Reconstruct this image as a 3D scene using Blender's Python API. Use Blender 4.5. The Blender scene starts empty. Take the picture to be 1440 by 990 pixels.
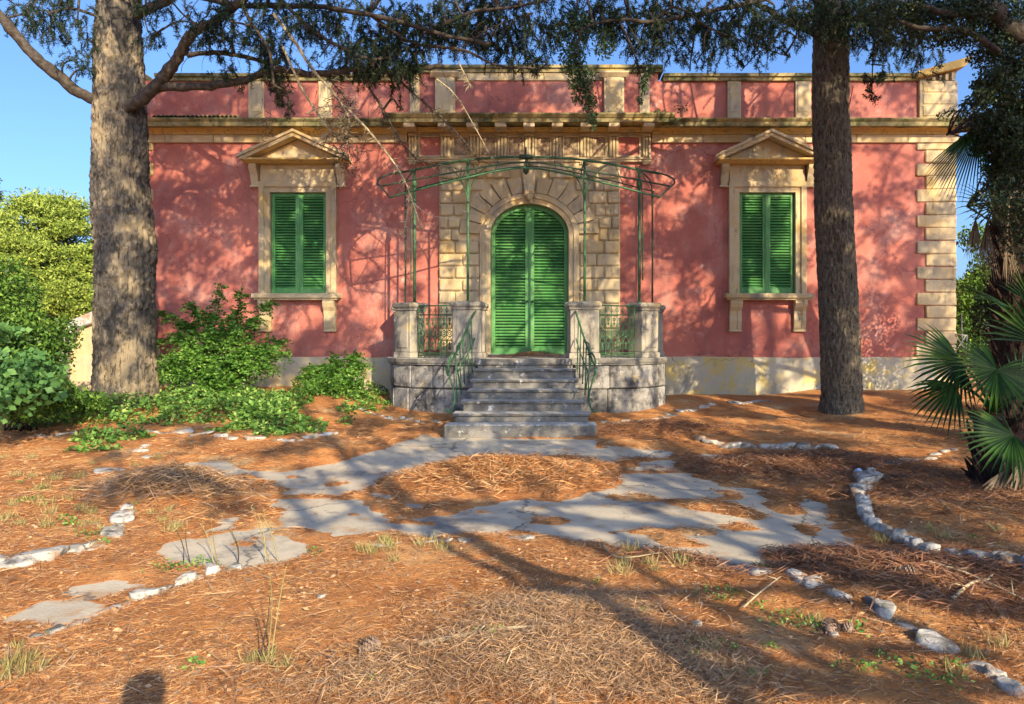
import bpy, bmesh, math, random
import numpy as np
from mathutils import Vector, Matrix
R = random.Random(7); NR = np.random.RandomState(7)
PI = math.pi
SC = bpy.context.scene
COL = SC.collection
# ------------------------------------------------------------------ camera, light, exposure
F = 1040.0; VX, VY = 778.0, 472.0; EYE = 1.6
cam_d = bpy.data.cameras.new('camera'); cam = bpy.data.objects.new('camera', cam_d); COL.objects.link(cam)
cam.location = (0, 0, EYE); cam.rotation_euler = (PI/2, 0, 0)
cam_d.sensor_width = 36; cam_d.lens = F/1440*36
cam_d.shift_x = -(VX-720)/1440; cam_d.shift_y = -(495-VY)/1440
cam_d.clip_start = .05; cam_d.clip_end = 2000
SC.camera = cam
SUN = Vector((.52, -1, .50)).normalized()
w = bpy.data.worlds.new('World'); SC.world = w; w.use_nodes = True
nt = w.node_tree; bg = nt.nodes['Background']
sky = nt.nodes.new('ShaderNodeTexSky'); sky.sky_type = 'NISHITA'; sky.sun_disc = False
sky.sun_elevation = math.asin(SUN.z); sky.sun_rotation = math.atan2(SUN.x, SUN.y)
sky.air_density = .8; sky.dust_density = 2.6; sky.ozone_density = 6.5
nt.links.new(sky.outputs[0], bg.inputs[0]); bg.inputs[1].default_value = .15
sd = bpy.data.lights.new('sun', 'SUN'); so = bpy.data.objects.new('sun', sd); COL.objects.link(so)
so.rotation_euler = SUN.to_track_quat('Z', 'Y').to_euler(); so.location = (10, -20, 20)
sd.energy = 4.7; sd.angle = math.radians(.5); sd.color = (1, .80, .52)
SC.view_settings.view_transform = 'Standard'; SC.view_settings.look = 'None'
SC.view_settings.exposure = .98; SC.view_settings.gamma = 1
# ------------------------------------------------------------------ maths helpers
def P(px, py, d): return Vector(((px-VX)/F*d, d, EYE-(py-VY)/F*d))
def vnoise(p, seed=0):
    p = np.asarray(p, float); i = np.floor(p).astype(np.int64); f = p-i; u = f*f*(3-2*f)
    def h(a, b, c):
        n = (a*374761393+b*668265263+c*2147483647+seed*974634777) & 0x7fffffff
        n = ((n ^ (n >> 13))*1274126177) & 0x7fffffff
        return ((n ^ (n >> 16)) & 0xffff)/65535.
    x, y, z = i[..., 0], i[..., 1], i[..., 2]; ux, uy, uz = u[..., 0], u[..., 1], u[..., 2]
    def L(a, b, t): return a+(b-a)*t
    return L(L(L(h(x, y, z), h(x+1, y, z), ux), L(h(x, y+1, z), h(x+1, y+1, z), ux), uy),
             L(L(h(x, y, z+1), h(x+1, y, z+1), ux), L(h(x, y+1, z+1), h(x+1, y+1, z+1), ux), uy), uz)
def fbm(p, o=4, seed=0):
    s = 0; a = .5; p = np.asarray(p, float); t = 0
    for k in range(o): s = s+a*vnoise(p*2**k, seed+k); t += a; a *= .5
    return s/t
def sm(a, b, x): t = np.clip((x-a)/(b-a), 0, 1); return t*t*(3-2*t)
def base_h(x, y):
    x = np.asarray(x, float); y = np.asarray(y, float)
    return .10*sm(8.8, 10.6, y)+.24*sm(11.3, 14.6, y)+.16*sm(-2.8, -4.5, x)*sm(10.6, 12.2, y)+.1*sm(4.0, 5.6, x)*sm(8.5, 11.5, y)
def gp(px, py):
    Y = (EYE)*F/(py-VY)
    for k in range(12): Y = .5*Y+.5*(EYE-float(base_h((px-VX)/F*Y, Y)))*F/(py-VY)
    return (px-VX)/F*Y, Y
# ------------------------------------------------------------------ object helpers
def link(o): COL.objects.link(o); return o
def tag(o, label=None, cat=None, group=None, kind=None):
    if label: o['label'] = label
    if cat: o['category'] = cat
    if group: o['group'] = group
    if kind: o['kind'] = kind
    return o
def thing(name, label, cat, loc=(0, 0, 0), group=None):
    o = link(bpy.data.objects.new(name, None)); o.location = loc; o.empty_display_size = .2
    return tag(o, label, cat, group)
def mk(name, me, m=None, parent=None, loc=None, rot=None, scale=None):
    o = link(bpy.data.objects.new(name, me))
    if m is not None and not me.materials: me.materials.append(m)
    if loc is not None: o.location = loc
    if rot is not None: o.rotation_euler = rot
    if scale is not None: o.scale = scale
    if parent is not None:
        o.parent = parent
        if parent.type == 'EMPTY': o.matrix_parent_inverse = Matrix.Translation(-Vector(parent.location))
    return o
def npmesh(name, V, Fq, smooth=False):
    """V (n,3), Fq (m,k) numpy, all faces k-gons"""
    V = np.ascontiguousarray(V, np.float32); Fq = np.ascontiguousarray(Fq, np.int32)
    me = bpy.data.meshes.new(name); me.vertices.add(len(V)); me.vertices.foreach_set('co', V.ravel())
    k = Fq.shape[1]; me.loops.add(Fq.size); me.loops.foreach_set('vertex_index', Fq.ravel())
    me.polygons.add(len(Fq)); me.polygons.foreach_set('loop_start', np.arange(0, Fq.size, k, dtype=np.int32))
    if smooth: me.polygons.foreach_set('use_smooth', np.ones(len(Fq), bool))
    me.update(calc_edges=True); return me
class MB:
    def __init__(s): s.v = []; s.f = []; s.sm = []
    def add(s, vs, fs, smooth=False):
        o = len(s.v); s.v += [tuple(v) for v in vs]; s.f += [tuple(i+o for i in f) for f in fs]; s.sm += [smooth]*len(fs)
    def box(s, x0, x1, y0, y1, z0, z1):
        s.add([(x0, y0, z0), (x1, y0, z0), (x1, y1, z0), (x0, y1, z0), (x0, y0, z1), (x1, y0, z1), (x1, y1, z1), (x0, y1, z1)],
              [(0, 3, 2, 1), (4, 5, 6, 7), (0, 1, 5, 4), (1, 2, 6, 5), (2, 3, 7, 6), (3, 0, 4, 7)])
    def cbox(s, x0, x1, y0, y1, z0, z1, b=.02, mat=None, j=0):
        c = ((x0+x1)/2, (y0+y1)/2, (z0+z1)/2); h = ((x1-x0)/2, (y1-y0)/2, (z1-z0)/2); b = min(b, *[q*.9 for q in h])
        vs = []; idx = {}
        for sx in (-1, 1):
            for sy in (-1, 1):
                for sz in (-1, 1):
                    jj = [R.uniform(-j, j) for _ in range(3)]
                    for ax in range(3):
                        p = [(sx, sy, sz)[k]*(h[k]-(0 if k == ax else b))+jj[k] for k in range(3)]
                        idx[(sx, sy, sz, ax)] = len(vs); vs.append(Vector(p))
        fs = []
        def I(a, b_, c_, ax): return idx[(a, b_, c_, ax)]
        for sg in (-1, 1):
            q = [I(sg, -1, -1, 0), I(sg, 1, -1, 0), I(sg, 1, 1, 0), I(sg, -1, 1, 0)]; fs.append(q if sg > 0 else q[::-1])
            q = [I(-1, sg, -1, 1), I(-1, sg, 1, 1), I(1, sg, 1, 1), I(1, sg, -1, 1)]; fs.append(q if sg > 0 else q[::-1])
            q = [I(-1, -1, sg, 2), I(1, -1, sg, 2), I(1, 1, sg, 2), I(-1, 1, sg, 2)]; fs.append(q if sg > 0 else q[::-1])
        for a in (-1, 1):
            for b2 in (-1, 1):
                fs.append([I(a, b2, -1, 0), I(a, b2, -1, 1), I(a, b2, 1, 1), I(a, b2, 1, 0)] if a*b2 > 0 else [I(a, b2, -1, 0), I(a, b2, 1, 0), I(a, b2, 1, 1), I(a, b2, -1, 1)])
                fs.append([I(a, -1, b2, 0), I(a, 1, b2, 0), I(a, 1, b2, 2), I(a, -1, b2, 2)] if a*b2 > 0 else [I(a, -1, b2, 0), I(a, -1, b2, 2), I(a, 1, b2, 2), I(a, 1, b2, 0)])
                fs.append([I(-1, a, b2, 1), I(-1, a, b2, 2), I(1, a, b2, 2), I(1, a, b2, 1)] if a*b2 > 0 else [I(-1, a, b2, 1), I(1, a, b2, 1), I(1, a, b2, 2), I(-1, a, b2, 2)])
        for a in (-1, 1):
            for b2 in (-1, 1):
                for c2 in (-1, 1):
                    q = [I(a, b2, c2, 0), I(a, b2, c2, 1), I(a, b2, c2, 2)]; fs.append(q if a*b2*c2 > 0 else q[::-1])
        M = mat if mat is not None else Matrix.Identity(4)
        s.add([M @ (v+Vector(c)) for v in vs], fs)
    def prism(s, pts, y0, y1):
        """pts in XZ, counter-clockwise seen from -Y; extruded y0..y1"""
        n = len(pts)
        s.add([(x, y0, z) for x, z in pts]+[(x, y1, z) for x, z in pts],
              [tuple(range(n)), tuple(range(2*n-1, n-1, -1))]+[((i+1) % n, i, i+n, (i+1) % n+n) for i in range(n)])
    def profile(s, pts, x0, x1):
        """pts in YZ; extruded along X"""
        n = len(pts)
        s.add([(x0, y, z) for y, z in pts]+[(x1, y, z) for y, z in pts],
              [tuple(range(n-1, -1, -1)), tuple(range(n, 2*n))]+[(i, (i+1) % n, (i+1) % n+n, i+n) for i in range(n)])
    def ring(s, outer, inner, y0, y1, closed=False):
        n = len(outer)
        vs = [(x, y0, z) for x, z in outer]+[(x, y0, z) for x, z in inner]+[(x, y1, z) for x, z in outer]+[(x, y1, z) for x, z in inner]
        fs = []
        for i in range(n if closed else n-1):
            j = (i+1) % n
            fs += [(i, n+i, n+j, j), (2*n+i, 2*n+j, 3*n+j, 3*n+i), (i, j, 2*n+j, 2*n+i), (n+i, 3*n+i, 3*n+j, n+j)]
        if not closed: fs += [(0, 2*n, 3*n, n), (n-1, 2*n-1, 4*n-1, 3*n-1)]
        s.add(vs, fs)
    def tube(s, pts, rad, sides=6, smooth=True):
        pts = [Vector(p) for p in pts]; n = len(pts)
        if not hasattr(rad, '__len__'): rad = [rad]*n
        t0 = (pts[1]-pts[0]).normalized(); u = t0.orthogonal().normalized(); vs = []
        for i, p in enumerate(pts):
            t = (pts[min(i+1, n-1)]-pts[max(i-1, 0)]).normalized()
            u = (u-t*u.dot(t)).normalized(); v = t.cross(u)
            for k in range(sides):
                a = 2*PI*k/sides; vs.append(p+(u*math.cos(a)+v*math.sin(a))*rad[i])
        fs = [(i*sides+k, i*sides+(k+1) % sides, (i+1)*sides+(k+1) % sides, (i+1)*sides+k) for i in range(n-1) for k in range(sides)]
        fs += [tuple(range(sides))[::-1], tuple(range((n-1)*sides, n*sides))]
        s.add(vs, fs, smooth)
    def lathe(s, c, prof, n=16, smooth=True):
        vs = [(c[0]+r*math.cos(2*PI*k/n), c[1]+r*math.sin(2*PI*k/n), c[2]+z) for r, z in prof for k in range(n)]
        fs = [(i*n+k, i*n+(k+1) % n, (i+1)*n+(k+1) % n, (i+1)*n+k) for i in range(len(prof)-1) for k in range(n)]
        fs += [tuple(range(n))[::-1], tuple(range((len(prof)-1)*n, len(prof)*n))]
        s.add(vs, fs, smooth)
    def mesh(s, name):
        me = bpy.data.meshes.new(name); me.from_pydata(s.v, [], s.f)
        me.polygons.foreach_set('use_smooth', s.sm); me.update(); return me
    def out(s, name, m, parent=None): return mk(name, s.mesh(name), m, parent)
def spline(pts, n=6):
    pts = [Vector(p) for p in pts]; q = [pts[0]]+pts+[pts[-1]]; o = []
    for i in range(1, len(q)-2):
        a, b, c, d = q[i-1:i+3]
        for k in range(n):
            t = k/n; o.append(.5*((2*b)+(c-a)*t+(2*a-5*b+4*c-d)*t*t+(3*b-a-3*c+d)*t**3))
    o.append(pts[-1]); return o
# ------------------------------------------------------------------ materials
def nd(t, typ, **k):
    n = t.nodes.new(typ)
    for a, b in k.items(): setattr(n, a, b)
    return n
def material(name, cols, scale=4, detail=6, rough=.85, bump=.25, bscale=40, stretch=(1, 1, 1), stain=None, spots=None,
             rnd=.0, island=None, spec=.25, bdist=.01, transl=0, top=None, crack=None):
    m = bpy.data.materials.new(name); m.use_nodes = True; t = m.node_tree; L = t.links.new
    b = t.nodes['Principled BSDF']; b.inputs['Roughness'].default_value = rough; b.inputs['Specular IOR Level'].default_value = spec
    g = nd(t, 'ShaderNodeNewGeometry'); mp = nd(t, 'ShaderNodeMapping'); mp.inputs['Scale'].default_value = stretch; L(g.outputs['Position'], mp.inputs[0])
    def noise(sc, det=detail, ro=.6):
        n = nd(t, 'ShaderNodeTexNoise'); n.inputs['Scale'].default_value = sc; n.inputs['Detail'].default_value = det; n.inputs['Roughness'].default_value = ro
        L(mp.outputs[0], n.inputs['Vector']); return n
    def ramp(src, stops):
        r = nd(t, 'ShaderNodeValToRGB'); e = r.color_ramp.elements
        while len(e) < len(stops): e.new(.5)
        for q, (p, c) in zip(e, stops): q.position = p; q.color = (*c, 1) if len(c) == 3 else c
        L(src, r.inputs[0]); return r.outputs[0]
    def mix(fac, a, c, mode='MIX'):
        n = nd(t, 'ShaderNodeMix', data_type='RGBA', blend_type=mode)
        if isinstance(fac, float): n.inputs[0].default_value = fac
        else: L(fac, n.inputs[0])
        for s_, i in ((a, 6), (c, 7)):
            if isinstance(s_, tuple): n.inputs[i].default_value = (*s_, 1)
            else: L(s_, n.inputs[i])
        return n.outputs[2]
    n1 = noise(scale)
    if island: src = g.outputs['Random Per Island']; col = ramp(src, [(i/max(1, len(island)-1), c) for i, c in enumerate(island)])
    else: col = ramp(n1.outputs['Fac'], [(.3+.4*i/max(1, len(cols)-1), c) for i, c in enumerate(cols)])
    if island and cols:
        n5 = noise(scale); col = mix(ramp(n5.outputs['Fac'], [(.4, (0, 0, 0)), (.62, (1, 1, 1))]), col, cols[0], 'MULTIPLY')
    if stain:
        for (c, sc, lo, hi, st) in stain:
            mp2 = nd(t, 'ShaderNodeMapping'); mp2.inputs['Scale'].default_value = st; mp2.inputs['Location'].default_value = (sc*3.1, 1.7, lo*9); L(g.outputs['Position'], mp2.inputs[0])
            n = nd(t, 'ShaderNodeTexNoise'); n.inputs['Scale'].default_value = sc; n.inputs['Detail'].default_value = 9; n.inputs['Roughness'].default_value = .68; L(mp2.outputs[0], n.inputs['Vector'])
            col = mix(ramp(n.outputs['Fac'], [(lo, (0, 0, 0)), (hi, (1, 1, 1))]), col, c)
    if crack:
        v = nd(t, 'ShaderNodeTexVoronoi', feature='DISTANCE_TO_EDGE'); v.inputs['Scale'].default_value = crack[0]
        nw = noise(3); ad = nd(t, 'ShaderNodeVectorMath', operation='MULTIPLY_ADD'); L(nw.outputs['Color'], ad.inputs[0]); ad.inputs[1].default_value = (.5, .5, .5); L(mp.outputs[0], ad.inputs[2]); L(ad.outputs[0], v.inputs['Vector'])
        col = mix(ramp(v.outputs['Distance'], [(0, (1, 1, 1)), (crack[1], (0, 0, 0))]), col, crack[2])
    if spots:
        v = nd(t, 'ShaderNodeTexVoronoi'); v.inputs['Scale'].default_value = spots[1]; L(mp.outputs[0], v.inputs['Vector'])
        n6 = noise(spots[1]*.3); mu = nd(t, 'ShaderNodeMath', operation='MULTIPLY'); L(v.outputs['Distance'], mu.inputs[0]); L(n6.outputs['Fac'], mu.inputs[1])
        col = mix(ramp(mu.outputs[0], [(spots[2], (1, 1, 1)), (spots[2]+.03, (0, 0, 0))]), col, spots[0])
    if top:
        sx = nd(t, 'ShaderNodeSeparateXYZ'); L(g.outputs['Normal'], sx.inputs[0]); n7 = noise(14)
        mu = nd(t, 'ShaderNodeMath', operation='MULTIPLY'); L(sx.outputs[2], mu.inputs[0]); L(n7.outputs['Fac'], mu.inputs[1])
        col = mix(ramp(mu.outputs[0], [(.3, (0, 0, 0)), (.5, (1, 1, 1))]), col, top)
    if rnd:
        oi = nd(t, 'ShaderNodeObjectInfo'); r2 = ramp(oi.outputs['Random'], [(0, (1-rnd,)*3), (1, (1+rnd*.5,)*3)])
        col = mix(1.0, col, r2, 'MULTIPLY')
    L(col, b.inputs['Base Color'])
    if bump:
        n2 = noise(bscale, 8, .65); bp = nd(t, 'ShaderNodeBump'); bp.inputs['Strength'].default_value = bump; bp.inputs['Distance'].default_value = bdist
        L(n2.outputs['Fac'], bp.inputs['Height']); L(bp.outputs[0], b.inputs['Normal'])
    if transl:
        tr = nd(t, 'ShaderNodeBsdfTranslucent'); L(col, tr.inputs['Color']); ms = nd(t, 'ShaderNodeMixShader'); ms.inputs[0].default_value = transl
        L(b.outputs[0], ms.inputs[1]); L(tr.outputs[0], ms.inputs[2]); L(ms.outputs[0], t.nodes['Material Output'].inputs[0])
    return m
V1 = (1, 1, 1)
M = {}
M['plaster'] = material('pink_plaster', [(.35, .11, .09), (.42, .14, .11), (.47, .18, .14)], 1.1, 9, .92, .5, 26, bdist=.012,
    stain=[((.46, .25, .215), .9, .50, .66, V1), ((.29, .105, .095), 1.3, .50, .66, V1), ((.56, .25, .20), 2.3, .58, .72, V1), ((.27, .13, .11), .8, .60, .8, (2.2, 2.2, .5)), ((.60, .36, .29), 14, .66, .74, V1), ((.22, .09, .08), 30, .66, .74, V1), ((.30, .12, .10), 1.6, .54, .72, (3.2, 3.2, .35)), ((.62, .42, .36), 1.7, .66, .76, V1), ((.24, .14, .12), 8, .66, .74, (1, 1, .8))], crack=(.55, .006, (.25, .09, .08)))
M['cream'] = material('cream_limestone', [(.42, .33, .19), (.54, .43, .26), (.48, .40, .28)], 2.3, 8, .88, .35, 45, rnd=.1,
    stain=[((.24, .22, .18), 1.8, .50, .70, (1.6, 1.6, .6)), ((.54, .36, .13), 1.2, .52, .70, V1), ((.12, .115, .09), 5, .60, .72, (2, 2, .5)), ((.6, .54, .42), 3, .6, .75, V1)])
M['ochre'] = material('ochre_stone', [(.44, .29, .10), (.54, .36, .12), (.42, .31, .16)], 2, 8, .9, .3, 40,
    stain=[((.22, .19, .12), 2.6, .56, .72, (2.5, 2.5, .5)), ((.10, .095, .06), 4, .55, .68, (3, 3, .35))])
M['mossy'] = material('mossy_coping', [(.20, .18, .09), (.32, .27, .14), (.42, .33, .15)], 2.5, 8, .92, .4, 30,
    stain=[((.09, .10, .045), 3, .44, .60, V1), ((.50, .36, .12), 1.6, .54, .68, V1), ((.05, .05, .035), 6, .56, .66, (2.5, 2.5, .5))])
M['plinth'] = material('plinth_render', [(.34, .32, .25), (.48, .44, .33), (.42, .41, .36)], 1.4, 9, .92, .6, 24, crack=(.5, .004, (.14, .13, .11)),
    stain=[((.56, .44, .17), 2.0, .52, .60, V1), ((.2, .2, .17), 1.1, .55, .68, (1.2, 1.2, .7)), ((.46, .24, .19), 4, .64, .70, V1), ((.60, .48, .24), 2.2, .56, .68, V1), ((.28, .29, .28), 1.7, .56, .7, (1.5, 1.5, 1)), ((.22, .2, .16), 7, .66, .74, V1)])
M['grey_stone'] = material('weathered_grey_limestone', [(.16, .16, .155), (.30, .295, .28), (.23, .22, .20)], 3, 10, .9, .9, 30, rnd=.28, bdist=.02,
    stain=[((.06, .06, .065), 2.6, .48, .60, V1), ((.10, .10, .10), 11, .56, .66, V1), ((.5, .49, .46), 7, .60, .68, V1), ((.46, .37, .2), 2.1, .62, .72, V1)])
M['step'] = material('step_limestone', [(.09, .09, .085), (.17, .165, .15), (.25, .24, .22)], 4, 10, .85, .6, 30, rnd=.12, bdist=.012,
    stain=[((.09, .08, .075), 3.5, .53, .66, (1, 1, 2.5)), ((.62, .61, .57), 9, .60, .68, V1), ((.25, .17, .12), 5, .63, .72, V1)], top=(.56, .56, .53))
M['pedestal'] = material('pedestal_limestone', [(.22, .21, .185), (.34, .315, .26), (.27, .25, .21)], 3, 10, .88, .6, 34, bdist=.012,
    stain=[((.07, .07, .075), 2.4, .49, .64, (1.6, 1.6, .6)), ((.46, .36, .17), 1.9, .56, .68, V1), ((.5, .48, .43), 8, .62, .70, V1)])
M['green'] = material('green_painted_wood', [(.045, .19, .055), (.07, .24, .068), (.11, .28, .095)], 3, 7, .5, .12, 60, spec=.4, stain=[((.14, .36, .16), 5, .56, .72, (3, 3, .5)), ((.03, .13, .05), 3, .58, .72, (1.5, 1.5, .7)), ((.25, .3, .2), 26, .68, .74, V1)])
M['gapshade'] = material('slat_gap_shade', [(.012, .06, .025), (.016, .07, .03)], 3, 3, .8, 0)  # near-black green: shade behind the slats put into the sheet's colour
M['iron'] = material('green_painted_iron', [(.022, .075, .036), (.035, .11, .052), (.07, .18, .085)], 9, 6, .55, .2, 80, spec=.4, stain=[((.10, .05, .03), 12, .60, .68, V1)])
M['irondk'] = material('dark_painted_iron', [(.02, .045, .03), (.035, .075, .045)], 9, 6, .55, .2, 80, spec=.4, stain=[((.10, .05, .03), 12, .60, .68, V1)])
M['metope'] = material('carved_terracotta', [(.16, .10, .07), (.34, .25, .16), (.5, .4, .26)], 22, 6, .9, .6, 60)
M['tile'] = material('clay_roof_tile', [(.30, .14, .09), (.38, .22, .14), (.3, .26, .2)], 6, 6, .9, .3, 40, rnd=.2)
M['bark'] = material('cedar_bark', [(.05, .047, .043), (.15, .135, .118), (.29, .26, .21)], 9, 10, .95, 1.0, 34, (3.2, 3.2, .9), bdist=.05,
    stain=[((.44, .36, .24), 1.5, .48, .56, (1, 1, .6)), ((.085, .08, .075), 2.2, .52, .60, (1.2, 1.2, .6)), ((.05, .043, .037), 9, .55, .63, (3, 3, .22))])
M['bark2'] = material('dark_cedar_bark', [(.085, .074, .06), (.19, .165, .125), (.33, .285, .205)], 12, 10, .95, 1.0, 42, (3, 3, .8), bdist=.04,
    stain=[((.32, .28, .18), 2.1, .60, .66, V1), ((.03, .026, .022), 13, .54, .62, (2.8, 2.8, .6))])
M['limb'] = material('limb_bark', [(.028, .024, .02), (.065, .054, .045), (.12, .10, .08)], 14, 8, .95, .8, 60, bdist=.02)
M['deadwood'] = material('dead_pale_wood', [(.28, .23, .15), (.40, .34, .22), (.5, .44, .3)], 14, 8, .9, .5, 60)
M['needles'] = material('cedar_needles', [(.55, .6, .65)], 2.5, 4, .7, 0, island=[(.010, .028, .016), (.018, .045, .024), (.03, .068, .032), (.06, .11, .045)], transl=.2)
M['ivy'] = material('hanging_foliage', [(.6, .6, .6)], 5, 4, .6, 0, island=[(.03, .07, .03), (.06, .12, .05), (.10, .17, .07), (.2, .26, .13)], transl=.25)
M['oak'] = material('dark_evergreen_leaves', [(.5, .55, .55)], 2.5, 4, .5, 0, island=[(.014, .032, .014), (.026, .055, .022), (.045, .085, .03), (.10, .16, .06)], transl=.2, spec=.5)
M['pine'] = material('sunlit_pine_needles', [(.62, .66, .5)], 1.2, 4, .8, 0, island=[(.09, .15, .03), (.19, .27, .04), (.29, .38, .06), (.42, .48, .12)], transl=.12)
M['leaf'] = material('shrub_leaves', [(.45, .55, .45)], 4, 4, .55, 0, island=[(.05, .14, .025), (.09, .23, .035), (.15, .32, .05), (.26, .44, .09)], transl=.3)
M['leafdk'] = material('thicket_leaves', [(.45, .5, .45)], 3, 4, .5, 0, island=[(.03, .08, .016), (.07, .16, .028), (.13, .27, .04), (.24, .40, .07)], transl=.25)
M['leafbg'] = material('grapevine_leaves', [(.8, .8, .8)], 3, 4, .55, 0, island=[(.06, .16, .05), (.10, .24, .07), (.16, .33, .09)], transl=.3)
M['cover'] = material('ground_cover_leaves', [(.5, .6, .45)], 3, 4, .6, 0, island=[(.05, .13, .03), (.11, .25, .05), (.20, .38, .08), (.38, .50, .14)], transl=.25)
M['palm'] = material('fan_palm_leaf', [(.55, .65, .6)], 3, 4, .42, 0, island=[(.014, .045, .009), (.03, .085, .014), (.07, .15, .024)], transl=.15, spec=.25)
M['palmdead'] = material('dead_palm_leaf', [(.6, .6, .6)], 3, 4, .9, 0, island=[(.10, .07, .045), (.2, .15, .1), (.3, .24, .17)])
M['fibre'] = material('palm_trunk_fibre', [(.03, .02, .015), (.065, .04, .03), (.12, .08, .06)], 14, 8, .97, 1, 50, (2.5, 2.5, 1), bdist=.05)
M['concrete'] = material('old_concrete', [(.42, .385, .315), (.53, .48, .38), (.60, .53, .41)], 1.3, 10, .9, .5, 40, bdist=.015,
    stain=[((.20, .19, .18), 1.1, .54, .68, V1), ((.42, .26, .13), 2.6, .56, .72, V1), ((.15, .14, .13), 6, .60, .72, V1), ((.5, .5, .49), 14, .66, .74, V1), ((.3, .2, .12), 26, .68, .72, V1)], crack=(.35, .008, (.13, .12, .11)))
M['soil'] = material('needle_covered_soil', [(.30, .115, .04), (.48, .21, .07), (.58, .31, .12)], 1.6, 10, .95, .9, 55, bdist=.02,
    stain=[((.26, .12, .06), 2.2, .56, .70, V1), ((.58, .42, .22), 1.3, .55, .70, V1), ((.22, .12, .07), 20, .57, .67, V1), ((.62, .46, .27), 34, .60, .68, V1)])
M['litter'] = material('pine_needle_litter', [(.82, .74, .66)], 2.2, 5, .9, 0, island=[(.16, .07, .035), (.42, .18, .065), (.58, .29, .11), (.68, .44, .23), (.36, .24, .14)])
M['twigs'] = material('dry_twig_litter', [(.75, .7, .7)], 2.2, 5, .9, 0, island=[(.18, .10, .06), (.40, .24, .12), (.52, .34, .18), (.42, .30, .2), (.24, .18, .14)])
M['darklit'] = material('dark_needle_heap', [(.7, .7, .7)], 2.2, 5, .9, 0, island=[(.14, .06, .035), (.26, .12, .07), (.34, .18, .10), (.22, .15, .11)])
M['grass'] = material('dry_grass', [(.8, .8, .7)], 2, 3, .8, 0, island=[(.3, .25, .11), (.45, .38, .18), (.24, .28, .09)], transl=.2)
M['rock'] = material('white_limestone_rock', [(.32, .315, .295), (.46, .45, .42), (.56, .545, .505)], 6, 10, .9, .8, 30, rnd=.15, bdist=.02,
    stain=[((.12, .12, .115), 6, .50, .62, V1), ((.36, .20, .10), 4, .52, .64, V1), ((.2, .19, .12), 12, .58, .66, V1)])
M['cone'] = material('pine_cone_scales', [(.12, .08, .06), (.25, .18, .14), (.33, .26, .21)], 30, 4, .9, .3, 60)
M['bluepl'] = material('blue_plastic', [(.35, .5, .85), (.5, .63, .9)], 20, 3, .4, 0)
M['skin'] = material('skin', [(.45, .27, .2), (.5, .3, .22)], 9, 3, .6, 0)
M['cloth'] = material('grey_shirt', [(.14, .15, .18), (.17, .18, .2)], 9, 3, .9, .2, 200)
M['wire'] = material('grey_wire', [(.3, .3, .3), (.4, .4, .4)], 9, 3, .6, 0)
# ------------------------------------------------------------------ ground
def ppoly(l): return np.array([gp(x, y) for x, y in l])
slabs = [ppoly(l) for l in [
 [(597,612),(640,616),(838,619),(832,632),(860,628),(920,633),(948,637),(935,643),(890,644),(852,650),(880,664),(905,650),(945,648),(952,660),(985,672),(1010,684),(1055,688),(1075,700),(1060,706),(1092,722),(1150,728),(1200,766),(1148,770),(1062,776),(1092,796),(1045,806),(990,790),(960,778),(900,768),(868,768),(800,758),(740,750),(700,748),(640,752),(612,756),(560,746),(520,750),(470,756),(438,746),(432,738),(398,742),(384,728),(404,716),(384,704),(404,690),(372,674),(300,672),(240,658),(262,650),(318,648),(342,662),(400,664),(470,652),(548,630)],
 [(222,790),(232,765),(300,757),(360,742),(388,738),(404,762),(440,774),(398,790),(345,797),(300,796)],
 [(298,747),(312,735),(332,730),(330,742)],
 [(95,838),(105,826),(150,821),(205,822),(196,832),(130,842)],
 [(22,874),(60,850),(100,846),(150,851),(130,872),(88,882)],
 [(1128,728),(1136,704),(1152,708),(1160,720),(1172,742),(1150,742)],
 [(970,640),(1000,639),(1026,644),(1000,648)], [(1098,756),(1122,756),(1118,762)]]]
holes = [ppoly(l) for l in [
 [(505,690),(528,672),(575,668),(600,652),(650,646),(680,648),(720,642),(790,640),(838,646),(880,666),(862,686),(820,696),(790,706),(740,704),(700,710),(668,712),(640,722),(585,728),(565,722),(590,712),(560,704)],
 [(466,702),(500,688),(560,706),(600,722),(560,730),(604,738),(560,736),(530,722),(500,704)],
 [(845,698),(900,694),(930,700),(924,706),(868,704)],
 [(935,704),(1000,702),(1092,722),(1070,732),(1010,722),(950,712)],
 [(980,738),(1030,736),(1068,744),(1030,750)], [(905,750),(950,752),(1004,770),(960,772),(912,764)], [(1110,738),(1150,744),(1170,758),(1130,756)]]]
def poly_sd(pts, X, Y):
    inside = np.zeros(X.shape, bool); dist = np.full(X.shape, 1e9); n = len(pts)
    for i in range(n):
        x0, y0 = pts[i]; x1, y1 = pts[(i+1) % n]
        c = ((y0 > Y) != (y1 > Y)) & (X < (x1-x0)*(Y-y0)/((y1-y0) if y1 != y0 else 1e-9)+x0); inside ^= c
        t = np.clip(((X-x0)*(x1-x0)+(Y-y0)*(y1-y0))/((x1-x0)**2+(y1-y0)**2+1e-12), 0, 1)
        dist = np.minimum(dist, np.hypot(X-x0-t*(x1-x0), Y-y0-t*(y1-y0)))
    return np.where(inside, -dist, dist)
mounds = [(700, 676, .95, .55, .14), (790, 905, .75, .5, .07), (690, 960, .6, .3, .05), (245, 700, .7, .5, .16), (920, 612, .9, .35, .12), (1000, 600, 1.0, .3, .08),
          (1150, 660, 1.1, .5, .07), (1010, 615, .9, .3, .06), (1300, 730, .9, .8, .05), (420, 645, .8, .4, .07), (1290, 830, .9, .5, .09), (540, 720, .35, .2, .03)]
mounds = [(*gp(a, b), c, d, e) for a, b, c, d, e in mounds]
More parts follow.
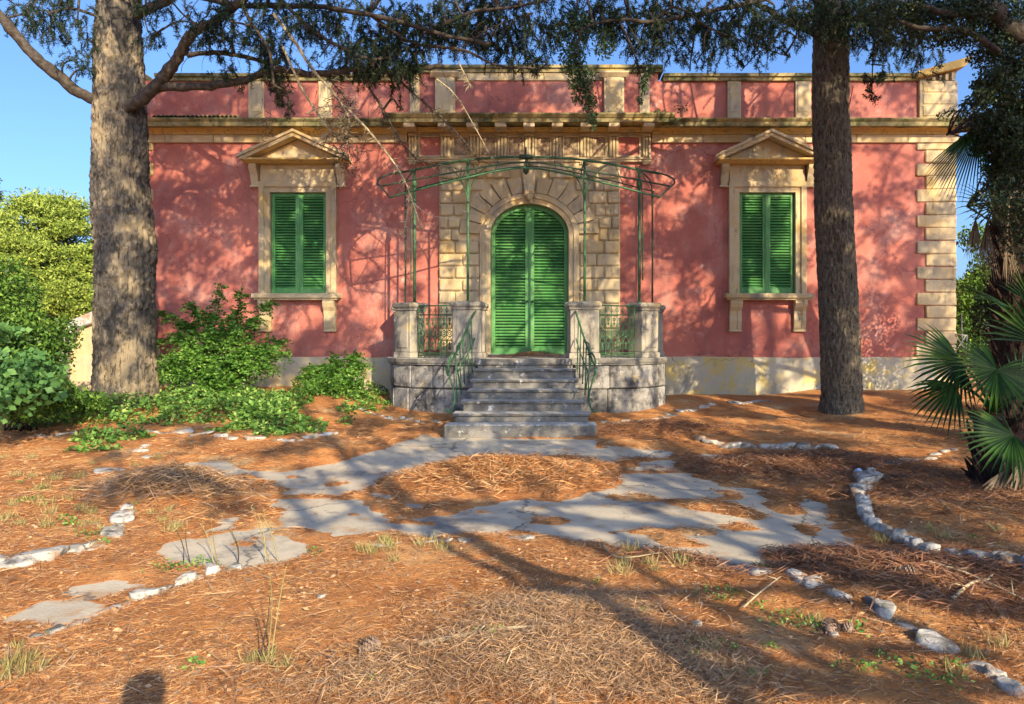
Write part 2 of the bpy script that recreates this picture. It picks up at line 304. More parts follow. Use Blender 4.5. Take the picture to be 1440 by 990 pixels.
def cover_h(X, Y):
    sdv = np.full(X.shape, 1e9)
    for s in slabs: sdv = np.minimum(sdv, poly_sd(s, X, Y))
    for h in holes: sdv = np.maximum(sdv, -poly_sd(h, X, Y))
    z0 = np.zeros_like(X); q = np.stack([X, Y, z0], -1)
    sdv = sdv+(fbm(q*4.2, 4, 3)-.5)*.24+(fbm(q*15, 3, 9)-.5)*.10
    sdv = np.maximum(sdv, (fbm(q*np.array([1.7, 3.0, 1])+5, 4, 33)-.715)*1.3)
    h = np.where(sdv > 0, np.minimum(sdv*.16, .035+sdv*.012).clip(0, .06), np.maximum(sdv*.4, -.05))
    near = sm(.0, .35, sdv)
    h = h+near*((fbm(q*1.3, 3, 5)-.4)*.05+(fbm(q*7, 3, 6)-.4)*.022+(fbm(q*24, 2, 8)-.4)*.012)
    for mx, my, rx, ry, hh in mounds:
        g = np.exp(-(((X-mx)/rx)**2+((Y-my)/ry)**2)*1.6); h = h+g*near*hh*(.6+.8*fbm(q*5, 3, 12))
    return h
def gz(X, Y):
    X = np.atleast_1d(np.asarray(X, float)); Y = np.atleast_1d(np.asarray(Y, float))
    return base_h(X, Y)+cover_h(X, Y)
def grow(a, b, s, r=1.35):
    o = []; x = a
    while x < b: s *= r; x += s; o.append(x)
    return o
xs = np.array([-x for x in grow(9, 420, .034)][::-1]+list(np.arange(-9, 9.01, .034))+grow(9, 420, .034))
ys = np.array([-y for y in grow(-2.0, 120, .05)][::-1]+list(np.arange(2.0, 11.6, .03))+list(np.arange(11.6, 16, .07))+grow(16, 700, .1))
XX, YY = np.meshgrid(xs, ys, indexing='ij'); ZZ = base_h(XX, YY).astype(float)
ii = np.where((xs > -9.5) & (xs < 9.5))[0]; jj = np.where((ys > 1.5) & (ys < 16.5))[0]; sub = np.ix_(ii, jj)
ZZ += .03
ZZ[sub] = base_h(XX[sub], YY[sub])+cover_h(XX[sub], YY[sub])
nx, ny = XX.shape
def grid_faces(nx, ny):
    i, j = np.meshgrid(np.arange(nx-1), np.arange(ny-1), indexing='ij'); a = (i*ny+j).ravel()
    return np.stack([a, a+ny, a+ny+1, a+1], 1)
tag(mk('ground', npmesh('ground', np.stack([XX, YY, ZZ], -1).reshape(-1, 3), grid_faces(nx, ny), True), M['soil']), kind='structure')
px_ = np.arange(-6.5, 6.6, .25); py_ = np.arange(3.6, 11.8, .1)
A, B = np.meshgrid(px_, py_, indexing='ij')
tag(mk('concrete_path', npmesh('concrete_path', np.stack([A, B, base_h(A, B)+.002], -1).reshape(-1, 3), grid_faces(*A.shape), True), M['concrete']), kind='structure')
# ------------------------------------------------------------------ villa
AX = -.478; WY = 15.0
def zw(py, d=WY): return EYE+(VY-py)/F*d
def xw(px, d=WY): return (px-VX)/F*d
XL, XR = AX-8.30, AX+8.63
villa = thing('villa', 'single storey pink plastered villa with cream stone trim, green shutters and flat parapet roof', 'house', (AX, WY, .3))
WC = [(-5.16), 4.33]; WW, WZ0, WZ1 = .57, 2.45, 4.50
DW, DZ0, DSP, DZ1 = .79, 1.22, 3.65, 4.27
# main wall with openings
def wall_boxes(mb, x0, x1, z0, z1, y0, y1, openings):
    cuts = sorted({x0, x1}|{a for o in openings for a in o[:2]})
    for a, b in zip(cuts, cuts[1:]):
        op = [o for o in openings if o[0] <= a+1e-6 and o[1] >= b-1e-6]
        if not op: mb.box(a, b, y0, y1, z0, z1)
        else:
            mb.box(a, b, y0, y1, z0, op[0][2]); mb.box(a, b, y0, y1, op[0][3], z1)
b = MB(); ops = [(c-WW, c+WW, WZ0, WZ1) for c in WC]+[(AX-1.0, AX+1.0, 1.16, 4.47)]
wall_boxes(b, XL+.02, XR-.02, 1.155, 5.6, WY, WY+.35, ops)
b.box(XL+.02, XL+.35, WY+.351, WY+10, .1, 5.6); b.box(XR-.35, XR-.02, WY+.351, WY+10, .1, 5.6); b.box(XL+.02, XR-.02, WY+10, WY+10.3, .1, 5.6)
b.out('wall', M['plaster'], villa)
b = MB(); b.box(XL+.1, XR-.1, WY+.5, WY+10, 5.6, 5.9); b.out('roof', M['mossy'], villa)
b = MB()
for a, c in ((XL, AX-2.4), (AX+2.4, XR)):
    xx = np.linspace(a, c, 60); zz_ = 1.14+.05*fbm(np.stack([xx*2, xx*0, xx*0], -1), 3, 4)
    b.prism([(a, .05), (c, .05)]+[(float(x), float(z)) for x, z in zip(xx[::-1], zz_[::-1])], WY-.03, WY+.3)
b.box(AX-2.4, AX+2.4, WY-.01, WY+.3, .05, 1.15)
b.out('plinth', M['plinth'], villa)
# quoins
for side in (-1, 1):
    z = zw(503)+.01; k = 0
    while z < 5.4:
        h = .262; ln = (.80 if k % 2 == 0 else .62)-(.11 if side < 0 else 0)
        if k == 0: ln = .82
        xo = AX+(8.64 if side > 0 else -8.31); xi = xo-side*ln; b = MB()
        b.cbox(min(xo, xi), max(xo, xi), WY-.04, WY+.5, z+.006, min(z+h-.006, 5.5), .018, j=.009)
        b.out('quoin', M['cream'], villa); z += h; k += 1
# entablature
def arch_profile(dy, z0=5.51):
    Y = WY-dy
    return [(WY+.2, z0), (Y-.04, z0), (Y-.04, z0+.075), (Y-.055, z0+.08), (Y-.055, z0+.165), (Y-.075, z0+.17)]
side_rng = [(XL-.05, AX-2.47), (AX+2.47, XR+.05)]
for a, c in side_rng:
    # architrave in separate stones
    n = 6; xs_ = [a+(c-a)*i/n for i in range(n+1)]
    for i in range(n):
        b = MB(); b.cbox(xs_[i]+.003, xs_[i+1]-.003, WY-.06, WY+.2, 5.505, 5.665, .008); b.out('architrave_stone', M['cream'], villa)
    b = MB(); pr = [(WY+.2, 5.667), (WY-.07, 5.667), (WY-.085, 5.70)]+[(WY-.09-.2*(1-math.cos(t*PI/2)), 5.70+.07*math.sin(t*PI/2)) for t in (.2, .4, .6, .8, 1)]+[(WY+.2, 5.77)]
    b.profile(pr[::-1], a, c); b.out('cove_moulding', M['ochre'], villa)
    ex = .12 if a < AX-3 else 0
    b = MB(); pr = [(WY+.2, 5.772), (WY-.36, 5.755), (WY-.37, 5.84), (WY-.39, 5.845), (WY-.42, 5.88), (WY-.42, 5.90), (WY-.2, 5.93), (WY+.2, 5.95)]
    b.profile(pr[::-1], a-ex, c+(.35 if a > AX else 0)); b.out('cornice', M['mossy'], villa)
# central bay
b = MB()
wall_boxes(b, AX-1.83, AX+1.83, 1.156, 5.13, WY-.05, WY-.001, [(AX-1.0, AX+1.0, 1.157, 4.47)])
b.out('central_bay', M['cream'], villa)
b = MB(); b.box(AX-2.45, AX+2.45, WY-.05, WY-.001, 5.131, 5.70); b.out('frieze', M['cream'], villa)
b = MB(); b.profile([(WY-.051, 5.10), (WY-.09, 5.11), (WY-.09, 5.15), (WY-.12, 5.16), (WY-.12, 5.185), (WY-.051, 5.19)][::-1], AX-2.47, AX+2.47)
b.out('string_course', M['cream'], villa)
pc = [(i-2.5)*.556 for i in range(6)]; sq = [-2.0, 2.0]
for x in pc:
    g = 9; A_, B_ = np.meshgrid(np.linspace(-.135, .135, g), np.linspace(5.24, 5.60, g), indexing='ij')
    dep = NR.rand(g, g)*.035; dep[0] = dep[-1] = 0; dep[:, 0] = dep[:, -1] = 0
    me = npmesh('metope', np.stack([A_+AX+x, WY-.055-dep, B_], -1).reshape(-1, 3), grid_faces(g, g)[:, ::-1]); mk('metope', me, M['metope'], villa)
    b = MB()
    o = [(-.165, 5.205), (.165, 5.205), (.165, 5.635), (-.165, 5.635)]; i_ = [(-.137, 5.235), (.137, 5.235), (.137, 5.605), (-.137, 5.605)]
    b.ring([(AX+x+q, z) for q, z in o], [(AX+x+q, z) for q, z in i_], WY-.085, WY-.0505, True); b.out('metope_frame', M['cream'], villa)
for x in sq:
    b = MB(); b.box(AX+x-.21, AX+x+.21, WY-.056, WY-.0505, 5.24, 5.60); b.out('frieze_panel', M['plaster'], villa)
    b = MB(); o = [(-.24, 5.205), (.24, 5.205), (.24, 5.635), (-.24, 5.635)]; i_ = [(-.21, 5.235), (.21, 5.235), (.21, 5.605), (-.21, 5.605)]
    b.ring([(AX+x+q, z) for q, z in o], [(AX+x+q, z) for q, z in i_], WY-.085, WY-.0505, True); b.out('panel_frame', M['cream'], villa)
tri = [(pc[i]+pc[i+1])/2 for i in range(5)]+[-1.7, 1.7, -2.36, 2.36]
for x in tri:
    hw = .10 if abs(x) < 2 else .085
    b = MB(); n = 3; ww = 2*hw/n
    for k in range(n): b.cbox(AX+x-hw+k*ww+.006, AX+x-hw+(k+1)*ww-.006, WY-.105, WY-.0505, 5.2, 5.62, .012)
    b.box(AX+x-hw, AX+x+hw, WY-.11, WY-.0507, 5.622, 5.66)
    for k in range(6): b.box(AX+x-hw+k*ww/2+.008, AX+x-hw+k*ww/2+.024, WY-.095, WY-.0506, 5.055, 5.098)
    b.out('triglyph', M['cream'], villa)
b = MB(); pr = [(WY+.2, 5.702), (WY-.10, 5.702)]+[(WY-.11-.15*(1-math.cos(t*PI/2)), 5.71+.05*math.sin(t*PI/2)) for t in (.3, .6, 1)]+[(WY+.2, 5.765)]
b.profile(pr[::-1], AX-2.45, AX+2.45); b.out('cove_moulding', M['ochre'], villa)
for i in range(9):
    x = (i-4)*.56 if abs(i-4) < 4 else (2.36 if i > 4 else -2.36)
    b = MB(); b.cbox(AX+x-.11, AX+x+.11, WY-.50, WY-.10, 5.70, 5.785, .01); b.out('mutule', M['cream'], villa)
b = MB(); pr = [(WY+.2, 5.787), (WY-.52, 5.787), (WY-.53, 5.86), (WY-.55, 5.865), (WY-.6, 5.92), (WY-.6, 5.945), (WY-.2, 5.975), (WY+.2, 5.99)]
b.profile(pr[::-1], AX-2.85, AX+2.85); b.out('cornice', M['mossy'], villa)
# parapet
PT = 6.76
for a, c, tp in [(XL+.1, AX-2.6, PT), (AX-2.598, AX+2.598, PT+.16), (AX+2.6, XR-.1, PT)]:
    b = MB(); b.box(a, c, WY-.03, WY+.3, 5.952, tp); b.out('parapet', M['plaster'], villa)
for a, c, z, nn in [(XL+.75, AX-2.7, 6.745, 6), (AX+2.7, XR-.75, 6.745, 6), (AX-2.69, AX+2.69, 6.915, 5)]:
    for i in range(nn):
        u, v = a+(c-a)*i/nn, a+(c-a)*(i+1)/nn
        b = MB(); b.profile([(WY+.38, z), (WY-.09, z), (WY-.10, z+.06), (WY-.14, z+.075), (WY-.14, z+.135), (WY+.1, z+.165), (WY+.38, z+.16)][::-1], u+.003, v-.003); b.out('coping_stone', M['mossy'], villa)
for a, c, z1, dy in [(277, 296, 6.745, .07), (372, 394, 6.745, .07), (154, 168, 6.91, .07), (104, 132, 6.88, .12)]:
    for s in (-1, 1):
        x0, x1 = sorted((AX+s*a/69.33, AX+s*c/69.33)); b = MB()
        b.cbox(x0, x1, WY-dy, WY-.031, 5.953, z1, .01)
        b.box(x0+.05, x1-.05, WY-dy-.012, WY-dy-.001, 6.12, z1-.08)
        if a == 104: b.profile([(WY-.1, 6.80), (WY-.14, 6.80), (WY-.21, 6.87), (WY-.21, 6.90), (WY-.1, 6.905)][::-1], x0-.09, x1+.09)
        b.out('parapet_pier', M['cream'], villa)
b = MB(); b.box(AX-1.5, AX+1.5, WY-.06, WY-.031, 6.76, 6.91); b.out('parapet_band', M['cream'], villa)
for s in (-1, 1):
    b = MB(); b.profile([(WY-.14, 5.98), (WY-.16, 6.02), (WY-.12, 6.09), (WY-.04, 6.10), (WY-.031, 5.98)][::-1], AX+s*1.27-.14, AX+s*1.27+.14); b.out('scroll_foot', M['cream'], villa)
    x0, x1 = sorted((AX+s*7.86, AX+(8.63 if s > 0 else -8.30))); b = MB(); b.cbox(x0, x1, WY-.1, WY+.75, 5.96, 6.74, .012)
    for k in range(3): b.cbox(x0+.06, x1-.06, WY-.115, WY-.05, 6.02+k*.24, 6.23+k*.24, .015)
    b.out('corner_pier', M['cream'], villa)
    def sx(l): q = [(AX+(s*x if s > 0 else -(7.78+(x-7.78)*.62)), z) for x, z in l]; return q if s > 0 else q[::-1]
    b = MB(); b.prism(sx([(7.78, 6.78), (8.0, 6.82), (8.4, 6.91), (8.72, 6.99), (8.88, 7.17), (8.84, 7.19), (8.3, 7.04), (7.95, 6.94), (7.78, 6.90)]), WY-.22, WY+.85)
    b.out('corner_acroterion', M['ochre'], villa)
    b = MB(); b.prism(sx([(7.9, 6.741), (8.60, 6.741), (8.64, 6.96), (8.3, 6.87), (7.9, 6.79)]), WY-.04, WY+.7); b.out('acroterion_gap_shade', M['metope'], villa)  # filler in the dark metope brown, painted shade for the gap under the cap
    for k in range(4):
        b = MB(); x = AX+(s*(8.14+k*.13) if s > 0 else -(7.95+k*.09)); b.box(x-.03, x+.03, WY-.12, WY-.041, 6.745, 6.80+k*.032); b.out('dentil', M['cream'], villa)
# clay tile remnants along left parapet foot
for k in range(20):
    b = MB(); x = xw(224)+k*.085; pts = [Vector((x, WY-.05+.0*t, 6.0)) for t in (0, 1)]
    vs = []; n = 6
    for t in (0, 1):
        for q in range(n+1):
            a = PI*q/n; vs.append((x+.042*math.cos(a), WY-.19+t*.16, 5.965+.05*math.sin(a)+t*.05))
    b.add(vs, [(q, q+1, q+n+2, q+n+1) for q in range(n)], True); b.out('roof_tile', M['mossy'], villa)
# windows
def slat_mesh(L, name='slat'):
    b = MB(); w, t = .052, .009; c, s = math.cos(.7), math.sin(.7)
    # section in local YZ, tilted: outer (front, -Y) edge low
    q = [(-w/2*c, -w/2*s), (w/2*c, w/2*s)]
    nrm = (s*t/2, -c*t/2)
    pr = [(q[0][0]-nrm[0], q[0][1]-nrm[1]), (q[0][0]+nrm[0], q[0][1]+nrm[1]), (q[1][0]+nrm[0], q[1][1]+nrm[1]), (q[1][0]-nrm[0], q[1][1]-nrm[1])]
    b.profile(pr, -L/2, L/2); return b.mesh(name)
for wi, cx in enumerate(WC):
    D = WY
    for s in (-1, 1):
        xa, xb = sorted((cx+s*.004, cx+s*(WW-.006))); z0, z1 = WZ0+.005, WZ1-.006; st = .075
        b = MB()
        for (a, c, e, f) in [(xa, xa+st, z0, z1), (xb-st, xb, z0, z1), (xa+st, xb-st, z0, z0+.11), (xa+st, xb-st, z1-.075, z1)]:
            b.cbox(a, c, D+.02, D+.062, e, f, .004)
        if s > 0: b.box(xa-.03, xa+.008, D+.008, D+.0195, z0+.01, z1-.01)
        fr = b.out('shutter', M['green'], villa)
        b = MB(); b.box(xa+st, xb-st, D+.066, D+.07, z0+.1, z1-.07); b.out('gap_shade_sheet', M['gapshade'], fr)  # added dark sheet painted as the shade between the slats
        me = slat_mesh(xb-xa-2*st); n = 33
        for k in range(n): mk('slat', me, M['green'], fr, (.5*(xa+xb), D+.043, z0+.13+(z1-z0-.225)*k/(n-1)), (R.uniform(-.14, .12), R.uniform(-.006, .006), 0))
    # stepped surround (open at sill)
    for o, i, yy in [(.78, .675, .10), (.676, WW-.002, .065)]:
        b = MB(); zo = WZ1+o-WW; zi = WZ1+i-WW
        b.ring([(cx-o, WZ0), (cx-o, zo), (cx+o, zo), (cx+o, WZ0)][::-1], [(cx-i, WZ0), (cx-i, zi), (cx+i, zi), (cx+i, WZ0)][::-1], D-yy, D+.02 if o < .7 else D-.0)
        b.out('window_surround', M['cream'], villa)
    b = MB(); b.cbox(cx-.88, cx+.88, D-.24, D, WZ0-.10, WZ0-.003, .012); b.cbox(cx-.84, cx+.84, D-.2, D-.002, WZ0-.135, WZ0-.1, .008); sill = b.out('sill', M['cream'], villa)
    for s in (-1, 1):
        b = MB(); x = cx+s*.65
        pr = [(D, 1.72), (D-.05, 1.72), (D-.07, 1.78), (D-.10, 1.9), (D-.085, 2.0), (D-.10, 2.1), (D-.16, 2.18), (D-.19, 2.25), (D-.18, 2.312), (D, 2.312)]
        for k in range(3): b.profile([(y+(.012 if k == 1 else 0), z) if y < D else (y, z) for y, z in pr][::-1], x-.12+k*.081, x-.12+(k+1)*.08)
        b.cbox(x-.13, x+.13, D-.07, D-.001, 1.68, 1.722, .006); b.out('bracket', M['cream'], sill)
    b = MB(); b.box(cx-.76, cx+.76, D-.05, D, 4.715, 5.05); b.out('window_frieze', M['cream'], villa)
    for s in (-1, 1):
        b = MB(); x = cx+s*.87
        b.profile([(D, 4.62), (D-.06, 4.62), (D-.07, 4.7), (D-.12, 4.85), (D-.2, 4.97), (D-.2, 5.05), (D, 5.05)][::-1], x-.075, x+.075); b.cbox(x-.1, x+.1, D-.08, D-.001, 4.6, 4.64, .006); b.out('console', M['cream'], villa)
    b = MB(); pr = [(D, 5.052), (D-.22, 5.052), (D-.3, 5.09), (D-.33, 5.1), (D-.33, 5.135), (D, 5.14)]; b.profile(pr[::-1], cx-1.04, cx+1.04); ped = b.out('pediment', M['ochre'], villa)
    ap = 5.60
    b = MB(); b.prism([(cx-.92, 5.141), (cx+.92, 5.141), (cx, ap-.06)], D-.10, D); b.out('tympanum', M['cream'], ped)
    for s in (-1, 1):
        b = MB(); q = [(cx+s*1.08, 5.10), (cx+s*1.06, 5.19), (cx, ap+.07), (cx, ap-.04), (cx+s*.93, 5.141)]
        b.prism(q if s > 0 else q[::-1], D-.34, D)
        q = [(cx+s*1.12, 5.13), (cx+s*1.1, 5.20), (cx, ap+.10), (cx, ap+.045)]; b.prism(q if s > 0 else q[::-1], D-.38, D-.345)
        b.out('raking_cornice', M['cream'], ped)
# door: arched opening
def arch(a, b_, z0, spring, n=24):
    pts = [(AX-a, z0), (AX-a, (z0+spring)/2), (AX-a, spring)]
    pts += [(AX-a*math.cos(PI*k/n), spring+b_*math.sin(PI*k/n)) for k in range(1, n)]
    pts += [(AX+a, spring), (AX+a, (z0+spring)/2), (AX+a, z0)]; return pts
def rect_match(a, z0, top, spring, n=24):
    pts = [(AX-a, z0), (AX-a, (z0+spring)/2), (AX-a, spring)]
    for k in range(1, n):
        t = PI*k/n; c, s = math.cos(t), math.sin(t); m = max(abs(c), abs(s)); pts.append((AX-a*c/m, spring+(top-spring)*s/m))
    pts += [(AX+a, spring), (AX+a, (z0+spring)/2), (AX+a, z0)]; return pts
b = MB(); b.ring(rect_match(1.005, DZ0-.05, 4.475, DSP)[::-1], arch(DW, DZ1-DSP, DZ0-.05, DSP)[::-1], WY-.04, WY+.3); b.out('door_reveal', M['cream'], villa)
for i, (a0, a1, yy) in enumerate([(DW-.001, DW+.10, .10), (DW+.10, DW+.16, .135), (DW+.16, DW+.21, .11)]):
    b = MB(); b.ring(arch(a1, DZ1-DSP+a1-DW, DZ0, DSP)[::-1], arch(a0, DZ1-DSP+a0-DW, DZ0, DSP)[::-1], WY-yy, WY-.041 if i == 0 else WY-.05); b.out('door_moulding', M['cream'], villa)
NV = 13
for k in range(NV):
    t0, t1 = PI*k/NV+.012, PI*(k+1)/NV-.012; q = []; big = 1.40 if k % 2 == 0 else 1.34
    ia, ib = DW+.215, DZ1-DSP+.215
    if k == NV//2: continue
    for t in (t0, (t0+t1)/2, t1): q.append((AX-ia*math.cos(t), DSP+ib*math.sin(t)))
    for t in (t1, (t0+t1)/2, t0): q.append((AX-big*math.cos(t), DSP+(big-.19)*math.sin(t)))
    b = MB(); b.prism(q[::-1], WY-.125, WY-.0505); b.out('voussoir', M['cream'], villa)
b = MB(); b.prism([(AX-.085, 4.40), (AX+.085, 4.40), (AX+.15, 4.97), (AX-.15, 4.97)], WY-.17, WY-.05)
b.profile([(WY-.17, 4.62), (WY-.24, 4.58), (WY-.27, 4.52), (WY-.25, 4.45), (WY-.2, 4.40), (WY-.14, 4.38)][::-1], AX-.10, AX+.10)
b.lathe((AX, WY-.2, 4.36), [(.02, -.06), (.05, -.03), (.07, .02), (.09, .06)], 10); b.out('keystone', M['cream'], villa)
# rusticated blocks
z = 1.24; k = 0
while z < 5.0:
    h = .252
    for s in (-1, 1):
        def arc_x(zz):
            if zz <= DSP: return DW+.215
            v = (zz-DSP)/1.21
            return 0.0 if v >= 1 else max(DW+.215 if zz < DSP else 0, 1.38*math.sqrt(max(0, 1-v*v)))
        xi = max(DW+.22, 0) if z+h*.5 < DSP-.1 else arc_x(z+.05)+.02
        if z+h*.5 >= DSP-.1 and z < DSP: xi = 1.40
        if z > 4.83: xi = .17
        xo = 1.83; L_ = xo-xi
        if L_ < .12: continue
        cuts = [xi, xi+L_*(.42 if k % 2 else .6), xo] if L_ < 1.0 else [xi, xi+L_*.35, xi+L_*.7, xo]
        for a, c in zip(cuts, cuts[1:]):
            x0, x1 = sorted((AX+s*a, AX+s*c)); b = MB(); b.cbox(x0+.008, x1-.008, WY-.105+R.uniform(-.008, .008), WY-.051, z+.008, min(z+h, 5.06)-.008, .03, j=.005); b.out('rusticated_block', M['cream'], villa)
    z += h; k += 1
for s in (-1, 1):   # door leaves
    xa, xi = .006, DW-.008; sp, top = DSP, DZ1-.01
    def leaf_out(x0, x1, z0, bt, n=12):
        # from inner bottom, outer bottom, up, over arch to inner top
        a = x1; pts = [(x0, z0), (x1, z0), (x1, sp)]
        e = math.acos(min(1, x0/a))
        for k in range(1, n+1):
            t = e*k/n; pts.append((a*math.cos(t), sp+bt*math.sin(t)))
        return pts
    o = leaf_out(xa, xi, DZ0, top-sp); i_ = leaf_out(xa+.085, xi-.08, DZ0+.13, top-sp-.085)
    o = [(AX+s*x, z) for x, z in o]; i_ = [(AX+s*x, z) for x, z in i_]
    b = MB(); b.ring(o if s < 0 else o[::-1], i_ if s < 0 else i_[::-1], WY+.06, WY+.11, True)
    if s > 0: b.box(AX-.03, AX+.03, WY+.045, WY+.0595, DZ0, DZ1-.03)
    fr = b.out('door_leaf', M['green'], villa)
    b = MB(); b.prism([(x, z) for x, z in (i_ if s > 0 else i_[::-1])], WY+.112, WY+.116); b.out('gap_shade_sheet', M['gapshade'], fr)  # same dark sheet behind the door slats, its colour stands for shade
    me = slat_mesh(1.0); zz = DZ0+.15
    while zz < top-.1:
        xo = xi-.08
        if zz > sp: xo = (xi-.08)*math.sqrt(max(0, 1-((zz-sp)/(top-sp-.085))**2))
        xo = xo-.002; x0 = xa+.087
        if xo-x0 > .05: mk('slat', me, M['green'], fr, (AX+s*(x0+xo)/2, WY+.085, zz), (R.uniform(-.13, .11), R.uniform(-.004, .004), 0), (xo-x0, 1, 1))
        zz += .0615
    b = MB(); b.tube([(AX+s*.05, WY+.06, 2.3), (AX+s*.05, WY-.0, 2.3), (AX+s*.16, WY-.0, 2.3)], .012, 6); b.lathe((AX+s*.05, WY+.05, 2.28), [(.02, 0), (.02, .04)], 8); b.out('handle', M['irondk'], fr)
b = MB(); b.cbox(AX-1.0, AX+1.0, WY-.18, WY+.3, 1.165, 1.225, .01); b.out('threshold', M['step'], villa)
# ------------------------------------------------------------------ entrance terrace
ter = thing('entrance_terrace', 'grey weathered stone entrance terrace with eight steps, pedestals and green iron railings', 'steps', (AX, 13, .1))
half = [(.84, 12.72), (1.34, 12.72), (1.86, 12.86), (2.28, 13.16), (2.52, 13.56), (2.61, 14.05), (2.63, 14.55), (2.63, 14.96)]
def resample(pts, cuts):
    L = [0]
    for a, c in zip(pts, pts[1:]): L.append(L[-1]+math.dist(a, c))
    o = []
    for t in cuts:
        t *= L[-1]
        for i in range(len(pts)-1):
            if t <= L[i+1]+1e-9: f = (t-L[i])/(L[i+1]-L[i]); o.append((pts[i][0]+(pts[i+1][0]-pts[i][0])*f, pts[i][1]+(pts[i+1][1]-pts[i][1])*f)); break
    return o
for s in (-1, 1):
    for z0, z1, cuts in [(.0, .42, (0, .17, .33, .47, .60, .74, .88, 1)), (.42, .68, (0, .10, .26, .40, .53, .66, .80, 1)), (.68, 1.095, (0, .18, .31, .45, .59, .72, .86, 1))]:
        if z0 == .42: continue
        if z0 == 0: z1 = .675
        if s < 0: cuts = [min(1, c+(.05 if 0 < c < 1 else 0)) for c in cuts]
        pts = resample(half, cuts)
        for (a, c) in zip(pts, pts[1:]):
            b = MB(); nseg = 3; g = .006
            # curved block: follow outline between a and c
            d = Vector((c[0]-a[0], c[1]-a[1], 0)); Ln = d.length; d.normalize(); nrm = Vector((d.y, -d.x, 0))
            mid = Vector((AX+s*(a[0]+c[0])/2, (a[1]+c[1])/2, 0))
            dd = Vector((d.x*s, d.y, 0)); nn = Vector((nrm.x*s, nrm.y, 0))
            Mx = Matrix.Translation(mid) @ Matrix(((dd.x, -nn.x, 0, 0), (dd.y, -nn.y, 0, 0), (0, 0, 1, 0), (0, 0, 0, 1)))
            b.cbox(-Ln/2-.0+g, Ln/2-g, -.0-R.uniform(0, .012), .3, z0+.006, z1-.006, .022, Mx, .006)
            o = b.out('stone_block', M['grey_stone'], ter)
            if s < 0:
                for p in o.data.polygons: p.flip()
    # top slab
    q = [(AX+s*x, y) for x, y in half]; inn = [(AX+s*.84, 12.74)]
    b = MB(); n = len(q); qo = []
    for i, (x, y) in enumerate(q):
        a = q[max(0, i-1)]; c = q[min(n-1, i+1)]; d = Vector((c[0]-a[0], c[1]-a[1])).normalized(); nn = Vector((d.y, -d.x))*s
        qo.append((x+nn.x*.045, y+nn.y*.045))
    def slab(outl, z0, z1):
        poly = outl+[(AX, 14.96), (AX, outl[0][1])]; m_ = len(poly)
        vs = [(x, y, z0) for x, y in poly]+[(x, y, z1) for x, y in poly]
        fs = [tuple(range(m_))[::-1], tuple(range(m_, 2*m_))]+[(i, (i+1) % m_, (i+1) % m_+m_, i+m_) for i in range(m_)]
        b.add(vs, fs)
    slab(qo, 1.13, 1.20); slab([(x*.5+X*.5, y*.5+Y*.5) for (x, y), (X, Y) in zip(q, qo)], 1.095, 1.13); o = b.out('landing', M['step'], ter)
    if s < 0:
        for p in o.data.polygons: p.flip()
b = MB(); b.box(AX-.83, AX+.83, 12.60, 12.95, 1.14, 1.204); b.out('landing_edge', M['step'], ter)
# steps
sw = [(1.12, 10.80, .0, .302), (1.02, 11.10, .302, .43), (.93, 11.40, .43, .592), (.86, 11.70, .592, .745), (.85, 12.0, .745, .885), (.84, 12.30, .885, 1.044)]
for k, (hw, y0, z0, z1) in enumerate(sw+[(.83, 12.58, 1.044, 1.14)]):
    b = MB()
    if k == 0: b.cbox(AX-hw, AX+hw, y0, y0+.34, z0-.1, z1, .015, j=.004)
    else:
        b.box(AX-hw+.02, AX+hw-.02, y0+.04, y0+.40, z0+.001, z1-.05)
        if k < 7:
            pr = [(y0+.4, z1-.049), (y0+.03, z1-.049), (y0+.005, z1-.035), (y0, z1-.018), (y0+.008, z1), (y0+.4, z1)] if k < 7 else []
            n = 26; prev = None; vs = []; m_ = len(pr)
            for i in range(n+1):
                x = AX-hw-.02+(2*hw+.04)*i/n; j1 = R.uniform(-.007, .007); j2 = R.uniform(-.006, .003)
                for y, z in pr: vs.append((x, y+(j1 if y < y0+.1 else 0), z+(j2 if y < y0+.1 else 0)))
            fs = [(i*m_+q, (i+1)*m_+q, (i+1)*m_+(q+1) % m_, i*m_+(q+1) % m_) for i in range(n) for q in range(m_)]+[tuple(range(m_)), tuple(range(n*m_, (n+1)*m_))[::-1]]
            b.add(vs, fs)
    o = b.out('step', M['step'], ter)
# cheek infill at the sides of the steps
b = MB(); b.box(AX-.85, AX+.85, 12.36, 13.0, .0, 1.02); b.out('stair_core', M['grey_stone'], ter)
# pedestals
def pedestal(cx, cy, w_, d_, rot, cap=.05, z0=1.2, z1=2.19):
    M4 = Matrix.Translation((cx, cy, 0)) @ Matrix.Rotation(rot, 4, 'Z'); b = MB()
    b.cbox(-w_/2-.02, w_/2+.02, -d_/2-.02, d_/2+.02, z0+.001, z0+.10, .012, M4)
    b.cbox(-w_/2, w_/2, -d_/2, d_/2, z0+.1, z1-.14, .014, M4, .003)
    b.cbox(-w_/2+.07, w_/2-.07, -d_/2-.014, d_/2+.014, z0+.18, z1-.22, .01, M4)
    b.cbox(-w_/2-.02, w_/2+.02, -d_/2-.02, d_/2+.02, z1-.14, z1-.10, .008, M4)
    b.cbox(-w_/2-cap, w_/2+cap, -d_/2-cap, d_/2+cap, z1-.10, z1, .03, M4, .006)
    b.out('pedestal', M['pedestal'], ter)
for s in (-1, 1):
    pedestal(AX+s*1.02, 13.0, .50, .46, 0); pedestal(AX+s*.79, 13.22, .12, .34, 0, .045)
    pedestal(AX+s*2.12, 13.42, .40, .36, s*.62); pedestal(AX+s*2.43, 14.52, .34, .5, 0)
